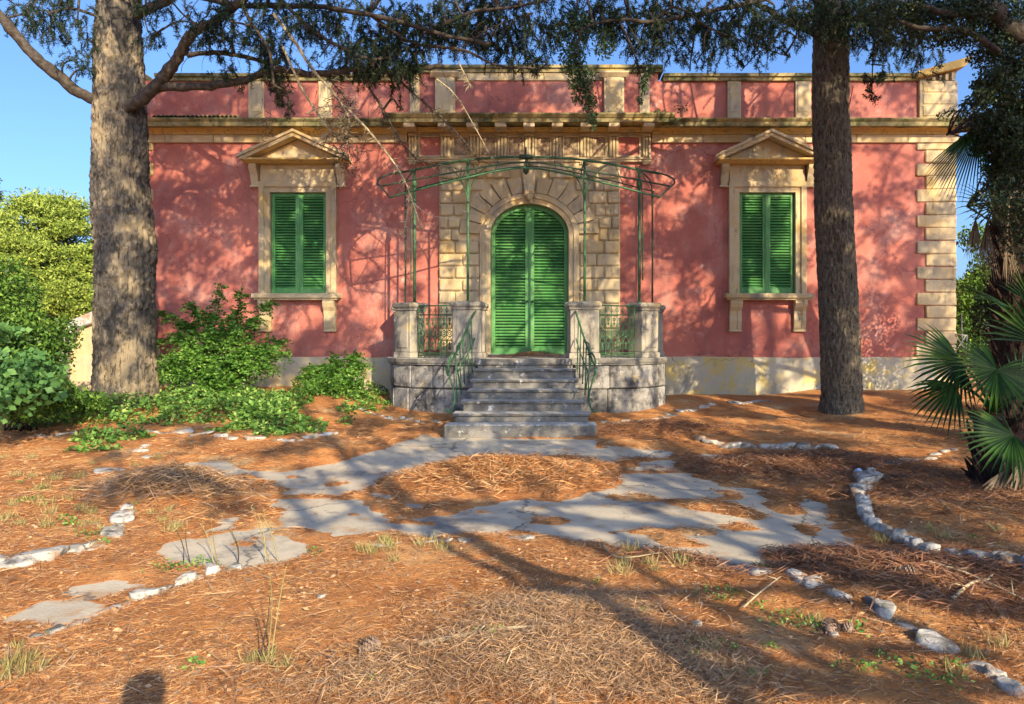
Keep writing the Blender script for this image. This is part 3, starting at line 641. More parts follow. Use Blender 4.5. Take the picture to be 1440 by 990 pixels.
# ornate railing panels
def ring3(c, r, u, v, n=14): return [Vector(c)+u*(r*math.cos(2*PI*k/n))+v*(r*math.sin(2*PI*k/n)) for k in range(n+1)]
def panel(p0, p1, z0=1.2, z1=2.13):
    p0 = Vector(p0); p1 = Vector(p1); u = (p1-p0); L_ = u.length; u.normalize(); up = Vector((0, 0, 1))
    b = MB()
    b.tube([p0+up*z1, p1+up*z1], .013, 5); rl = b.out('railing', M['iron'], ter)
    for z in (z0+.05, z0+.09, z1-.16): b = MB(); b.tube([p0+up*z, p1+up*z], .011, 5); b.out('rail', M['iron'], rl)
    n = max(3, int(round(L_/.115)))
    for k in range(n+1):
        c = p0+u*(L_*k/n); b = MB(); b.tube([c+up*z0, c+up*z1], .008, 5)
        b.tube(ring3(c+up*(z1-.08), .03, u, up, 8), .006, 4)
        b.out('baluster', M['iron'], rl)
    for k in range(n):
        c = p0+u*(L_*(k+.5)/n); r = L_/n*.46; b = MB()
        for zc in ((z0+z1)/2-.03,):
            b.tube(ring3(c+up*zc, r, u, up), .009, 4); b.tube(ring3(c+up*zc, r*.45, u, up, 10), .008, 4)
            for sg in (-1, 1):
                pts = [c+up*(zc+sg*r), c+up*(zc+sg*(r+.05))+u*r*.7, c+up*(zc+sg*(r+.11))+u*r*.8, c+up*(zc+sg*(r+.13))+u*r*.2, c+up*(zc+sg*(r+.09))+u*r*.1]
                b.tube(spline(pts, 3), .007, 4); b.tube(spline([c+c-q+2*(q-c).dot(up)*up for q in pts], 3), .007, 4)
                b.tube([c+up*(zc+sg*(r+.12)), c+up*(zc+sg*(r+.22))], .012, 4)
                b.tube(ring3(c+up*(zc+sg*(r+.20)), .028, u, up, 8), .007, 4)
        b.out('scrollwork', M['iron'], rl)
for s in (-1, 1):
    panel((AX+s*1.29, 12.98, 0), (AX+s*1.93, 13.24, 0)); panel((AX+s*2.26, 13.66, 0), (AX+s*2.43, 14.24, 0))
# stair handrails
for s in (-1, 1):
    def hp(x, y, z): return Vector((AX+s*x, y, z))
    b = MB(); b.tube(spline([hp(.86, 12.75, 2.02), hp(.88, 12.45, 1.93), hp(.98, 11.9, 1.55), hp(1.07, 11.4, 1.24), hp(1.10, 11.2, 1.17), hp(1.12, 11.08, 1.1), hp(1.10, 11.1, 1.0)], 5), .018, 6)
    b.tube(spline([hp(.87, 12.7, 1.55), hp(.93, 12.2, 1.30), hp(1.04, 11.6, .98)], 4), .012, 5); hr = b.out('handrail', M['iron'], ter)
    for (x, y, zt, zb) in [(.90, 12.4, 1.9, .98), (.93, 12.15, 1.74, .9), (.97, 11.9, 1.56, .82), (1.0, 11.7, 1.42, .66), (1.04, 11.5, 1.3, .56)]:
        b = MB(); b.tube([hp(x, y, zt), hp(x-.02, y, zb)], .011, 5); b.out('baluster', M['iron'], hr)
    b = MB(); b.tube(spline([hp(1.02, 11.6, 1.30), hp(1.07, 11.45, 1.33), hp(1.12, 11.3, 1.22), hp(1.10, 11.22, 1.0), hp(1.04, 11.25, .78), hp(1.02, 11.2, .6), hp(1.08, 11.12, .45), hp(1.14, 11.1, .50)], 5), .014, 6)
    b.tube(spline([hp(1.0, 12.0, 1.5), hp(1.05, 11.85, 1.45), hp(1.08, 11.8, 1.2), hp(1.03, 11.8, .95), hp(1.0, 11.75, .75)], 5), .012, 5); b.out('newel_scroll', M['iron'], hr)
# ------------------------------------------------------------------ canopy frame
can = thing('canopy_frame', 'bare green iron canopy frame with six slender posts over the entrance terrace', 'canopy', (AX, 13.2, 2.19))
for s in (-1, 1):
    for (x, y, z1, m, r) in [(1.03, 13.05, 4.69, 'iron', .023), (2.04, 13.42, 4.60, 'iron', .026), (2.42, 14.5, 4.42, 'irondk', .018)]:
        b = MB(); X = AX+s*x; b.tube([(X, y, 2.19), (X+.004, y, 3.3), (X, y, z1)], r, 8); b.lathe((X, y, 2.19), [(.06, 0), (.06, .012), (.035, .03)], 8)
        if x == 2.04:
            b.tube(spline([(X+s*.06, y-.02, 2.6), (X+s*.055, y-.02, 3.5), (X+s*.05, y-.02, 4.2), (X-s*.02, y-.1, 4.5), (X-s*.1, y-.3, 4.6)], 4), .012, 5)
            b.lathe((X, y, 4.34), [(.02, -.06), (.05, -.02), (.05, .05), (.02, .12)], 8)
        post = b.out('post', M[m], can)
        if x < 1.5:
            for q in (-1, 1):
                b = MB(); b.tube(spline([(X, y, 3.95), (X+q*.05, y-.02, 4.2), (X+q*.2, y-.06, 4.45), (X+q*.42, y-.05, 4.62)], 5), .011, 5); b.out('curved_brace', M['iron'], post)
def cp(x, y, z): return Vector((AX+x, y, z))
def rail(pts, r, m='iron', n=5, name='rib'):
    r *= .78
    b = MB(); b.tube(spline(pts, n), r, 6); return b.out(name, M[m], can)
rail([cp(-2.40, 13.40, 4.53), cp(-2.04, 13.42, 4.61), cp(-1.03, 13.05, 4.70), cp(0, 12.95, 4.73), cp(1.03, 13.05, 4.70), cp(2.04, 13.42, 4.61), cp(2.40, 13.40, 4.53)], .026, name='rim')
rail([cp(-2.50, 12.85, 4.20), cp(-1.2, 12.75, 4.42), cp(0, 12.8, 4.60), cp(1.2, 12.75, 4.42), cp(2.50, 12.85, 4.20)], .019, 'irondk')
rail([cp(-2.26, 12.4, 3.92), cp(-1.2, 12.3, 4.17), cp(0, 12.35, 4.40), cp(1.2, 12.3, 4.17), cp(2.26, 12.4, 3.92)], .021, name='eave_bar')
rail([cp(-2.46, 14.5, 4.42), cp(-1.2, 14.7, 4.78), cp(0, 14.85, 5.0), cp(1.2, 14.7, 4.78), cp(2.46, 14.5, 4.42)], .016, 'irondk', name='wall_bar')
for s in (-1, 1):
    rail([cp(s*2.04, 13.42, 4.61), cp(s*2.40, 13.38, 4.54), cp(s*2.60, 13.15, 4.40), cp(s*2.60, 12.95, 4.27), cp(s*2.52, 12.83, 4.19), cp(s*2.26, 12.4, 3.92)], .02, 'irondk', name='end_loop')
    rail([cp(s*2.42, 14.5, 4.42), cp(s*2.3, 14.0, 4.55), cp(s*2.04, 13.42, 4.61)], .016, 'irondk'); rail([cp(s*1.03, 14.88, 4.8), cp(s*1.03, 14.0, 4.8), cp(s*1.03, 13.05, 4.70)], .014)
    for x in (.5, 1.03, 1.6, 2.04):
        rail([cp(s*x, 13.05+.3*(x > 1.5), 4.71-.03*x), cp(s*x*1.02, 12.8, 4.60-.16*x), cp(s*x*1.05, 12.35, 4.40-.205*x)], .009, 'irondk')
rail([cp(0, 12.33, 4.40), cp(0, 13.2, 4.76), cp(0, 14.88, 5.02)], .018)
b = MB(); b.cbox(AX-.12, AX+.12, 12.88, 13.02, 4.70, 4.76, .008); b.tube([(AX, 12.95, 4.50), (AX, 12.95, 4.9)], .016, 6); b.lathe((AX, 12.95, 4.46), [(.01, -.04), (.05, 0), (.055, .05), (.02, .1)], 10); b.out('finial', M['irondk'], can)
b = MB(); b.tube(spline([P(612, 235, 13.6), P(640, 290, 14), P(690, 300, 14), P(722, 275, 14), P(738, 252, 14), P(742, 270, 14.6)], 6), .006, 4); b.tube(spline([P(560, 262, 13.1), P(600, 300, 13.6), P(650, 310, 14.2)], 6), .005, 4)
tag(b.out('loose_wire', M['wire']), 'thin loose wire sagging beneath the canopy frame before the arch', 'wire')
# ------------------------------------------------------------------ garden wall at the left end
gw = thing('garden_wall', 'low curved garden wall with pale grey coping behind the left trunk', 'wall', (-9.2, 13.9, .3))
gd = 14.0
def g2(px, py): q = P(px, py, gd); return (q.x, q.z)
b = MB(); q = [g2(x, y) for x, y in [(98, 556), (98, 500), (112, 465), (136, 448), (175, 444), (175, 556)]]; b.prism(q[::-1], gd, gd+.8); b.out('wall_body', M['cream'], gw)
for (a, c) in [((80, 548), (79, 494)), ((79, 492), (103, 452)), ((104, 450), (136, 438)), ((137, 438), (180, 436))]:
    p0, p1 = g2(*a), g2(*c); d = Vector((p1[0]-p0[0], 0, p1[1]-p0[1])); L_ = d.length; ang = math.atan2(d.z, d.x)
    Mx = Matrix.Translation((p0[0], gd-.12, p0[1])) @ Matrix.Rotation(-ang, 4, 'Y'); b = MB(); b.cbox(.005, L_-.005, 0, 1.0, -.2, 0, .02, Mx, .006); b.out('coping_stone', M['rock'], gw)
b = MB(); b.cbox(g2(96, 0)[0], g2(150, 0)[0], gd-.2, gd-.002, g2(0, 556)[1], g2(0, 536)[1], .02); b.out('foot_stone', M['cream'], gw)
# ------------------------------------------------------------------ foliage generators
def blades(name, C, D, L, W, fold=.0, N=None):
    """rhombus leaves: C base points, D unit dirs, L lengths, W widths"""
    n = len(C); C = np.asarray(C, float); D = np.asarray(D, float)
    D = D/np.linalg.norm(D, axis=1, keepdims=True).clip(1e-6)
    rv = NR.randn(n, 3) if N is None else N
    S = np.cross(D, rv); S /= np.linalg.norm(S, axis=1, keepdims=True).clip(1e-6)
    L = np.broadcast_to(L, (n,))[:, None]; W = np.broadcast_to(W, (n,))[:, None]
    mid = C+D*L*.45
    V = np.stack([C, mid+S*W*.5, C+D*L, mid-S*W*.5], 1).reshape(-1, 3)
    return npmesh(name, V, np.arange(4*n).reshape(n, 4))
def unit(n): v = NR.randn(n, 3); return v/np.linalg.norm(v, axis=1, keepdims=True)
class Spray:
    """drooping conifer sprays: twigs with tufts of needles"""
    def __init__(s): s.C = []; s.D = []; s.tw = MB(); s.L = []
    def twig(s, p, d, L, droop, tuft=.05, step=.022, bare=0):
        n = 5; pts = [Vector(p)]; d = Vector(d).normalized()
        for k in range(n):
            d = (d+Vector((R.uniform(-.25, .25), R.uniform(-.25, .25), R.uniform(-.2, .15)-droop))).normalized(); pts.append(pts[-1]+d*L/n)
        s.tw.tube(pts, [.009*(1-.7*i/n)+.002 for i in range(n+1)], 3, True)
        m = int(L/step*(1-bare))
        if m < 1: return
        t = NR.rand(m)*.97; A_ = np.array([tuple(q) for q in pts]); i = (t*n).astype(int); f = (t*n-i)[:, None]
        c = A_[i]*(1-f)+A_[i+1]*f
        for rep in range(7):
            s.C.append(c+NR.randn(m, 3)*.012); s.D.append(unit(m)+np.array([0, 0, -.25])); s.L.append(NR.uniform(.6, 1.25, m)*tuft)
    def cluster(s, c, r, n, droop=.25, tuft=.05, lmin=.25, lmax=.6, flat=.6, bare=0, anchor=None, limb=None):
        c = Vector(c)
        if anchor is not None:
            a = Vector(anchor); mid = (a+c)/2+Vector((R.uniform(-.1, .1), R.uniform(-.1, .1), R.uniform(0, .15)))
            limb.tube(spline([a, mid, c], 4), [.022-.0016*i for i in range(9)], 5)
        for k in range(n):
            o = Vector((R.gauss(0, .5), R.gauss(0, .5), R.gauss(0, .5)*flat))*r
            d = Vector((R.uniform(-1, 1), R.uniform(-1, 1), R.uniform(-.5, .25)))
            s.twig(c+o, d, R.uniform(lmin, lmax)*min(1, r*2.2), droop, tuft, bare=bare)
    def done(s, name_t, name_n, root, m='needles', w=.0095):
        s.tw.out(name_t, M['limb'], root)['kind'] = 'stuff'
        C = np.concatenate(s.C); D = np.concatenate(s.D); L = np.concatenate(s.L)
        o = mk(name_n, blades(name_n, C, D, L, w*np.ones(len(C))), M[m], root); o['kind'] = 'stuff'; return o
def nearest_on(limbs, p):
    best = None
    for l in limbs:
        for q in l:
            d = (Vector(q)-Vector(p)).length
            if best is None or d < best[0]: best = (d, q)
    return best[1]
def trunk_mesh(name, prof, top_ext, disp=.03, sides=96, dz=.03, seed=1, flare=.0, knots=()):
    """prof: list of (z, cx, cy, r)"""
    prof = sorted(prof); zs = np.arange(prof[0][0], prof[-1][0]+1e-6, dz); pz = [q[0] for q in prof]
    cx = np.interp(zs, pz, [q[1] for q in prof]); cy = np.interp(zs, pz, [q[2] for q in prof]); r = np.interp(zs, pz, [q[3] for q in prof])
    th = np.linspace(0, 2*PI, sides, endpoint=False); Z, T = np.meshgrid(zs, th, indexing='ij')
    rr = np.mean(r); q = np.stack([np.cos(T)*rr*26, np.sin(T)*rr*26, Z*5.0], -1)
    wob = fbm(np.stack([np.cos(T)*2, np.sin(T)*2, Z*2.2], -1), 3, seed+40)-.5
    q[..., 0] += wob*3; n1 = fbm(q, 3, seed); ridg = 1-np.abs(2*n1-1)*1.8
    big = fbm(np.stack([np.cos(T)*1.3, np.sin(T)*1.3, Z*1.1], -1), 3, seed+9)-.5
    D_ = disp*(ridg-.5)+big*.10*rr*2+(fbm(q*2.7, 2, seed+20)-.5)*disp*.6
    for (kz, kt, kr, kh) in knots:
        dt = np.abs((T-kt+PI) % (2*PI)-PI)*rr; dd = np.hypot(dt, Z-kz); D_ += kh*np.exp(-(dd/kr)**2)-kh*.9*np.exp(-(dd/(kr*.42))**2)
    RR = r[:, None]+D_+flare*np.exp(-(Z-zs[0])/.25)*(.6+.6*np.cos(T*5+seed))
    V = np.stack([cx[:, None]+np.cos(T)*RR, cy[:, None]+np.sin(T)*RR, Z], -1).reshape(-1, 3)
    i, j = np.meshgrid(np.arange(len(zs)-1), np.arange(sides), indexing='ij'); a = (i*sides+j).ravel(); c = (i*sides+(j+1) % sides).ravel()
    return npmesh(name, V, np.stack([a, c, c+sides, a+sides], 1), True)
def limb_tube(mb, pts, r0, r1, sides=9, n=6):
    q = spline(pts, n); m = len(q); q = [p+Vector((R.uniform(-1, 1), R.uniform(-1, 1), R.uniform(-1, 1)))*r0*.18 for p in q]
    mb.tube(q, [(r0+(r1-r0)*i/(m-1))*R.uniform(.9, 1.12) for i in range(m)], sides); return q
# ------------------------------------------------------------------ left cedar
TD = 12.7
def tpt(px, py, d): return P(px, py, d)
cedar = thing('cedar_tree', 'large cedar with thick mottled trunk and low forked limbs left of the house', 'tree', (P(176, 560, TD).x, TD, .4))
prof = []
for y, a, c in [(590, 128, 226), (560, 134, 219), (520, 138, 217), (450, 138, 216), (400, 138, 217), (350, 138, 219), (300, 135, 212), (250, 134, 206), (170, 136, 204), (130, 138, 203), (60, 139, 198), (0, 141, 196), (-120, 146, 192), (-400, 160, 184)]:
    q = P((a+c)/2-1.5, y, TD); prof.append((q.z, q.x, TD, (c-a)/2/F*TD*.93))
mk('trunk', trunk_mesh('trunk', prof, 0, .075, 140, .022, 3, .13, [(zw(381, TD), -1.35, .15, .05), (zw(272, TD), 3.0, .12, .05)]), M['bark'], cedar)
LB = MB(); limbs = []
def LL(l, r0, r1, mb=LB, store=limbs):
    pts = [tpt(*q) for q in l]; q = limb_tube(mb, pts, r0, r1); store.append(q); return q
LL([(150, 146, 12.6), (112, 130, 12.4), (60, 88, 12.1), (22, 48, 11.9), (-20, 0, 11.7), (-90, -60, 11.4)], .10, .07)
LL([(178, 152, 12.45), (205, 135, 12.2), (238, 98, 12.0), (256, 72, 11.8), (268, 48, 11.6), (300, 32, 11.4), (330, 8, 11.2), (380, -30, 11)], .10, .06)
LL([(188, 142, 12.5), (225, 124, 12.2), (262, 122, 12.0), (305, 120, 11.8), (345, 112, 11.6), (390, 98, 11.4), (440, 104, 11.3), (500, 98, 11.2), (560, 100, 11.2), (620, 92, 11.1)], .075, .035)
LL([(264, 78, 11.8), (300, 74, 11.7), (345, 80, 11.6), (385, 92, 11.5)], .04, .03)
LL([(190, 22, 12.5), (225, 5, 12.3), (270, -15, 12), (340, -20, 11.5)], .09, .05)
LL([(250, -14, 12), (330, 6, 11.6), (400, 8, 11.3), (470, 12, 11), (560, 30, 10.8), (620, 48, 10.8), (690, 62, 10.9)], .05, .025)
LL([(150, 30, 12.6), (128, 20, 12.4), (100, 12, 12.2), (70, 18, 12)], .03, .015)
LL([(330, -20, 11.5), (352, 30, 11.2), (378, 70, 11.1), (385, 120, 11.1)], .03, .018)
LL([(380, -20, 11.2), (420, 25, 11), (470, 62, 11), (530, 84, 11), (590, 60, 11)], .032, .018)
LL([(520, 20, 10.9), (580, 60, 10.9), (650, 70, 10.9), (700, 92, 10.9), (760, 96, 10.9)], .028, .012)
LL([(600, 48, 10.9), (660, 18, 10.8), (720, 10, 10.8), (790, -5, 10.7)], .03, .014)
# dark drooping branches with dead spurs
for l, r in [([(500, 96, 11.2), (530, 140, 11.3), (556, 185, 11.3), (585, 222, 11.4), (640, 236, 11.5)], .022), ([(548, 100, 11.2), (580, 130, 11.2), (615, 160, 11.3), (650, 195, 11.3), (672, 226, 11.4)], .02),
             ([(455, 104, 11.3), (480, 130, 11.3), (494, 150, 11.3)], .014), ([(650, 66, 10.9), (690, 40, 10.9), (742, 20, 10.8)], .014), ([(230, 40, 11.9), (262, 30, 11.7), (330, 60, 11.5), (385, 66, 11.4)], .016)]: LL(l, r, r*.35)
LB.out('limb', M['limb'], cedar)
dead = MB(); dlist = []
for l, r in [([(385, 20, 11.1), (415, 60, 11.1), (440, 98, 11.1), (470, 132, 11.1), (490, 165, 11.1), (486, 190, 11.1)], .03), ([(398, 66, 11.2), (425, 125, 11.2), (448, 162, 11.2), (470, 192, 11.2)], .022),
             ([(488, 152, 11.1), (520, 186, 11.1), (556, 232, 11.1), (575, 268, 11.1), (592, 322, 11.1)], .02), ([(440, 205, 11.1), (462, 186, 11.1), (486, 158, 11.1)], .012), ([(612, 110, 11.3), (645, 140, 11.3), (690, 220, 11.4)], .012),
             ([(576, 262, 11.1), (573, 300, 11.1), (566, 330, 11.1)], .008), ([(430, 160, 11.1), (455, 150, 11.1), (490, 150, 11.1)], .010), ([(645, 88, 11), (656, 110, 11), (660, 120, 11)], .012)]:
    pts = [tpt(*q) for q in l]; q = limb_tube(dead, pts, r, r*.4, 6); dlist.append(q)
    for p in q[3:]:
        for k in range(3):
            d = Vector((R.uniform(-1, 1), R.uniform(-1, 1), R.uniform(-1, .6))).normalized(); L_ = R.uniform(.05, .14); dead.tube([p, p+d*L_*.6, p+d*L_+Vector((0, 0, -.02))], [.006, .004, .002], 3)
def spurs(mb, c, rx, rz, n):
    for k in range(n):
        p = tpt(c[0]+R.gauss(0, rx), c[1]+R.gauss(0, rz), 11.1+R.uniform(-.15, .15)); 
        d = Vector((R.uniform(-1, 1), R.uniform(-1, 1), R.uniform(-1, .5))).normalized(); mb.tube([p, p+d*.06, p+d*.12+Vector((R.uniform(-.04, .04), 0, R.uniform(-.04, .03)))], [.007, .005, .003], 3)
spurs(dead, (483, 165), 11, 26, 150)
dead.out('dead_branch', M['deadwood'], cedar)
tw = MB()
for l in limbs[-5:-1]+limbs[8:10]:
    for p in l[2:]:
        for k in range(5):
            d = Vector((R.uniform(-1, 1), R.uniform(-1, 1), R.uniform(-1, .3))).normalized(); L_ = R.uniform(.06, .2); tw.tube([p, p+d*L_*.6, p+d*L_+Vector((R.uniform(-.03, .03), 0, -.03))], [.006, .004, .002], 3)
spurs(tw, (488, 215), 16, 22, 130); spurs(tw, (470, 170), 20, 30, 60); spurs(tw, (375, 170), 5, 14, 20)
for k in range(60):   # fine bare twigs against the sky
    p = tpt(R.uniform(230, 720), R.uniform(-5, 80), R.uniform(10.8, 11.8)); pts = [p]; d = Vector((R.uniform(-1, 1), R.uniform(-.6, .6), R.uniform(-.8, .3))).normalized()
    for j in range(5): d = (d+Vector((R.uniform(-.4, .4), R.uniform(-.4, .4), R.uniform(-.4, .2)))).normalized(); pts.append(pts[-1]+d*.13)
    tw.tube(pts, [.007, .006, .005, .004, .003, .002], 3)
tw.out('twig', M['limb'], cedar)['kind'] = 'stuff'
S = Spray(); SB = MB()
LC = [(60, 22, 30, 9), (85, 8, 32, 10), (40, 30, 16, 3), (70, 45, 16, 4), (110, 40, 22, 6), (112, 82, 15, 6), (122, 95, 12, 4), (128, 60, 12, 3), (20, 5, 20, 3),
      (208, 45, 15, 5), (212, 12, 18, 5), (218, 58, 10, 2), (290, 25, 26, 8), (300, 50, 18, 5), (288, 60, 12, 3), (318, 78, 14, 4), (318, 100, 10, 3), (292, 108, 8, 2), (325, 30, 24, 5), (378, 60, 22, 9), (388, 90, 22, 13), (394, 120, 12, 8), (398, 142, 8, 4), (405, 158, 6, 2),
      (370, 12, 30, 6), (430, 10, 36, 8), (450, 45, 26, 5), (490, 28, 32, 7), (500, 70, 26, 8), (535, 66, 30, 14), (560, 80, 26, 12), (592, 74, 20, 6), (545, 20, 36, 10), (600, 20, 36, 10), (600, 45, 24, 5), (650, 15, 36, 12), (655, 55, 24, 7), (700, 12, 34, 11), (715, 55, 26, 12), (740, 78, 18, 8), (752, 88, 10, 3), (690, 72, 16, 5), (745, 20, 30, 9), (340, 118, 7, 2), (552, 120, 8, 2), (560, 150, 6, 1), (240, 0, 22, 3), (450, 80, 12, 2), (520, 84, 26, 14), (575, 92, 16, 8), (480, 95, 14, 5), (540, 45, 30, 12), (630, 30, 26, 10), (670, 40, 26, 9), (440, 20, 30, 8), (400, 30, 26, 8), (570, 30, 26, 8), (680, 10, 26, 10), (350, 50, 14, 4), (330, 10, 26, 6), (760, 60, 14, 6), (765, 85, 8, 3)]
for (x, y, r, n) in LC:
    d = 12.3 if x < 230 else R.uniform(10.9, 11.6); c = tpt(x, y, d); a = nearest_on(limbs, c)
    S.cluster(c, r/F*d*1.3, int(n*3.2), .42, .055, .22, .5, .8, anchor=a, limb=SB)
for k in range(26):
    x = R.uniform(-40, 760); c = tpt(x, R.uniform(-140, -25), R.uniform(10.8, 13.5)); S.cluster(c, .55, 10, .25, .06, anchor=nearest_on(limbs, c), limb=SB)
SB.out('branch', M['limb'], cedar)['kind'] = 'stuff'; S.done('branchlets', 'crown', cedar)
# ------------------------------------------------------------------ right cedar
RD = 12.7
cedar2 = thing('cedar_tree', 'tall slim dark-barked cedar standing just right of the right-hand window', 'tree', (P(1185, 587, RD).x, RD, .3))
prof = []
for y, a, c in [(610, 1150, 1222), (587, 1153, 1217), (560, 1156, 1213), (450, 1153, 1207), (300, 1147, 1198), (150, 1143, 1193), (60, 1144, 1192), (0, 1145, 1190), (-150, 1150, 1186), (-420, 1158, 1180)]:
    q = P((a+c)/2, y, RD); prof.append((q.z, q.x, RD, (c-a)/2/F*RD*.94))
mk('trunk', trunk_mesh('trunk', prof, 0, .045, 110, .022, 11, .09, [(zw(140, RD), -1.6, .08, .03)]), M['bark2'], cedar2)
LB2 = MB(); limbs2 = []
def L2(l, r0, r1): LL(l, r0, r1, LB2, limbs2)
L2([(1160, 60, 12.5), (1135, 42, 12.3), (1100, 28, 12.1), (1070, 8, 12), (1020, -15, 11.8)], .06, .04)
L2([(1165, 10, 12.5), (1120, -10, 12), (1050, 5, 11.6), (980, 20, 11.3), (920, 30, 11.2), (870, 28, 11.1), (820, 40, 11), (812, 80, 11)], .05, .015)
L2([(1180, 20, 12.5), (1215, 30, 12.2), (1250, 25, 12), (1290, 10, 11.8)], .05, .03)
L2([(1020, -15, 11.8), (985, 20, 11.5), (975, 60, 11.4), (970, 100, 11.4)], .025, .01)
L2([(870, 28, 11.1), (890, 70, 11.2), (902, 110, 11.3)], .02, .008)
L2([(1110, 32, 12.1), (1085, 60, 11.9), (1060, 80, 11.8), (1042, 100, 11.8)], .016, .007)
L2([(1230, 28, 12), (1228, 70, 12), (1226, 130, 12)], .016, .008)
L2([(1185, 100, 12.45), (1192, 150, 12.4), (1200, 120, 12.3)], .012, .006)
L2([(920, 30, 11.2), (950, 10, 11.1), (1000, 40, 11), (1050, 60, 11.2), (1110, 80, 11.4)], .022, .008)
LB2.out('limb', M['limb'], cedar2)
S2 = Spray(); SB2 = MB()
for (x, y, r, n) in [(800, 20, 32, 14), (840, 10, 30, 12), (870, 30, 26, 8), (900, 20, 32, 12), (900, 62, 20, 7), (925, 40, 28, 10), (950, 18, 30, 11), (945, 62, 20, 7), (965, 80, 12, 4), (985, 30, 30, 10), (990, 70, 14, 3), (1020, 30, 32, 10), (1022, 66, 16, 3), (1050, 15, 30, 9), (1062, 50, 22, 6), (1085, 25, 26, 6), (1110, 15, 24, 7), (1075, 76, 14, 3), (1045, 84, 10, 2), (1100, 70, 12, 2), (1130, 12, 24, 8),
                     (1165, 8, 30, 12), (1185, 20, 22, 8), (1210, 15, 28, 12), (1235, 35, 30, 13), (1260, 15, 30, 14), (1262, 60, 20, 7), (1225, 75, 14, 3), (1226, 112, 11, 6), (1229, 132, 8, 4), (770, 40, 18, 4), (908, 95, 10, 3), (1130, 60, 10, 1), (1285, 40, 30, 12), (1300, 80, 20, 6), (1245, 92, 14, 4), (860, 20, 26, 10), (930, 10, 26, 10), (1000, 50, 24, 8), (1030, 15, 26, 9), (1070, 35, 22, 7), (1120, 35, 18, 6), (1205, 45, 20, 10), (1150, 30, 20, 10)]:
    c = tpt(x, y, R.uniform(11, 11.8) if x < 1130 else R.uniform(11.8, 12.3)); S2.cluster(c, r/F*11.5*1.3, int(n*3.2), .38, .052, .22, .5, .8, anchor=nearest_on(limbs2, c), limb=SB2)
for k in range(26):
    c = tpt(R.uniform(780, 1330), R.uniform(-150, -25), R.uniform(10.8, 13.5)); S2.cluster(c, .55, 10, .25, .06, anchor=nearest_on(limbs2, c), limb=SB2)
SB2.out('branch', M['limb'], cedar2)['kind'] = 'stuff'; S2.done('branchlets', 'crown', cedar2)
# leafy hanging garland from the same tree
def leaf_clump(c, r, n, flat=1.0, droop=-.5):
    o = unit(n)*(NR.rand(n, 1)**.45)*np.array([r[0], r[1], r[2]] if hasattr(r, '__len__') else [r, r, r*flat]); return np.array(tuple(c))+o, unit(n)+np.array([0, 0, droop])
Cc, Dd = [], []; gb = MB()
for (x, y, rx, rz, n) in [(812, 40, 22, 30, 700), (806, 80, 20, 22, 650), (818, 110, 20, 20, 650), (828, 140, 13, 20, 330), (833, 168, 7, 14, 130), (812, 128, 10, 18, 150), (850, 60, 18, 24, 420), (786, 50, 14, 24, 260), (905, 118, 6, 16, 120), (900, 140, 4, 10, 50), (912, 100, 9, 12, 120), (925, 158, 14, 5, 120), (958, 152, 12, 6, 60)]:
    d = 11.1 if y < 150 or x < 850 else 14.5; a, e = leaf_clump(tpt(x, y, d), (rx/F*d, .18, rz/F*d), n); Cc.append(a); Dd.append(e)
gar = thing('hanging_creeper', 'pale green leafy creeper hanging from the branches left of centre over the parapet', 'creeper', tuple(tpt(812, 0, 11.1)))
gb.tube(spline([tpt(815, -60, 11.1), tpt(812, 0, 11.1), tpt(808, 70, 11.1), tpt(822, 120, 11.1), tpt(833, 175, 11.1)], 5), [.02-.0008*i for i in range(21)], 5); gb.tube(spline([tpt(880, 28, 11.15), tpt(905, 80, 11.1), tpt(902, 145, 11.1)], 4), .006, 4); gb.out('stem', M['limb'], gar)
Cc = np.concatenate(Cc); Dd = np.concatenate(Dd); o = mk('foliage', blades('foliage', Cc, Dd, NR.uniform(.04, .075, len(Cc)), .028), M['ivy'], gar); o['kind'] = 'stuff'
# ------------------------------------------------------------------ generic leafy plants
def plant(name, label, cat, base, clumps, mat, lsize, stems=12, root_z=None, group=None, up=0., wr=.5):
    bx, by = base; bz = float(gz(bx, by)[0]) if root_z is None else root_z
    t = thing(name, label, cat, (bx, by, bz), group); sb = MB(); C_, D_ = [], []
    for (c, r, n) in clumps:
        a, e = leaf_clump(c, r, n, droop=up); C_.append(a); D_.append(e)
    for k in range(stems):
        c, r, n = R.choice(clumps); e = Vector(c)+Vector((R.uniform(-1, 1), R.uniform(-1, 1), R.uniform(-1, 1)))*(r[0] if hasattr(r, '__len__') else r)*.5
        s0 = Vector((bx+R.uniform(-.12, .12), by+R.uniform(-.1, .1), bz-.03)); md = s0.lerp(e, .5)+Vector((R.uniform(-.1, .1), R.uniform(-.1, .1), .1))
        sb.tube(spline([s0, md, e], 4), [.014-.0012*i for i in range(9)], 5)
    sb.out('stem', M['limb'], t); C_ = np.concatenate(C_); D_ = np.concatenate(D_); n = len(C_); L_ = NR.uniform(.7, 1.3, n)*lsize
    o = mk('foliage', blades('foliage', C_, D_, L_, L_*wr), M[mat], t); o['kind'] = 'stuff'; return t
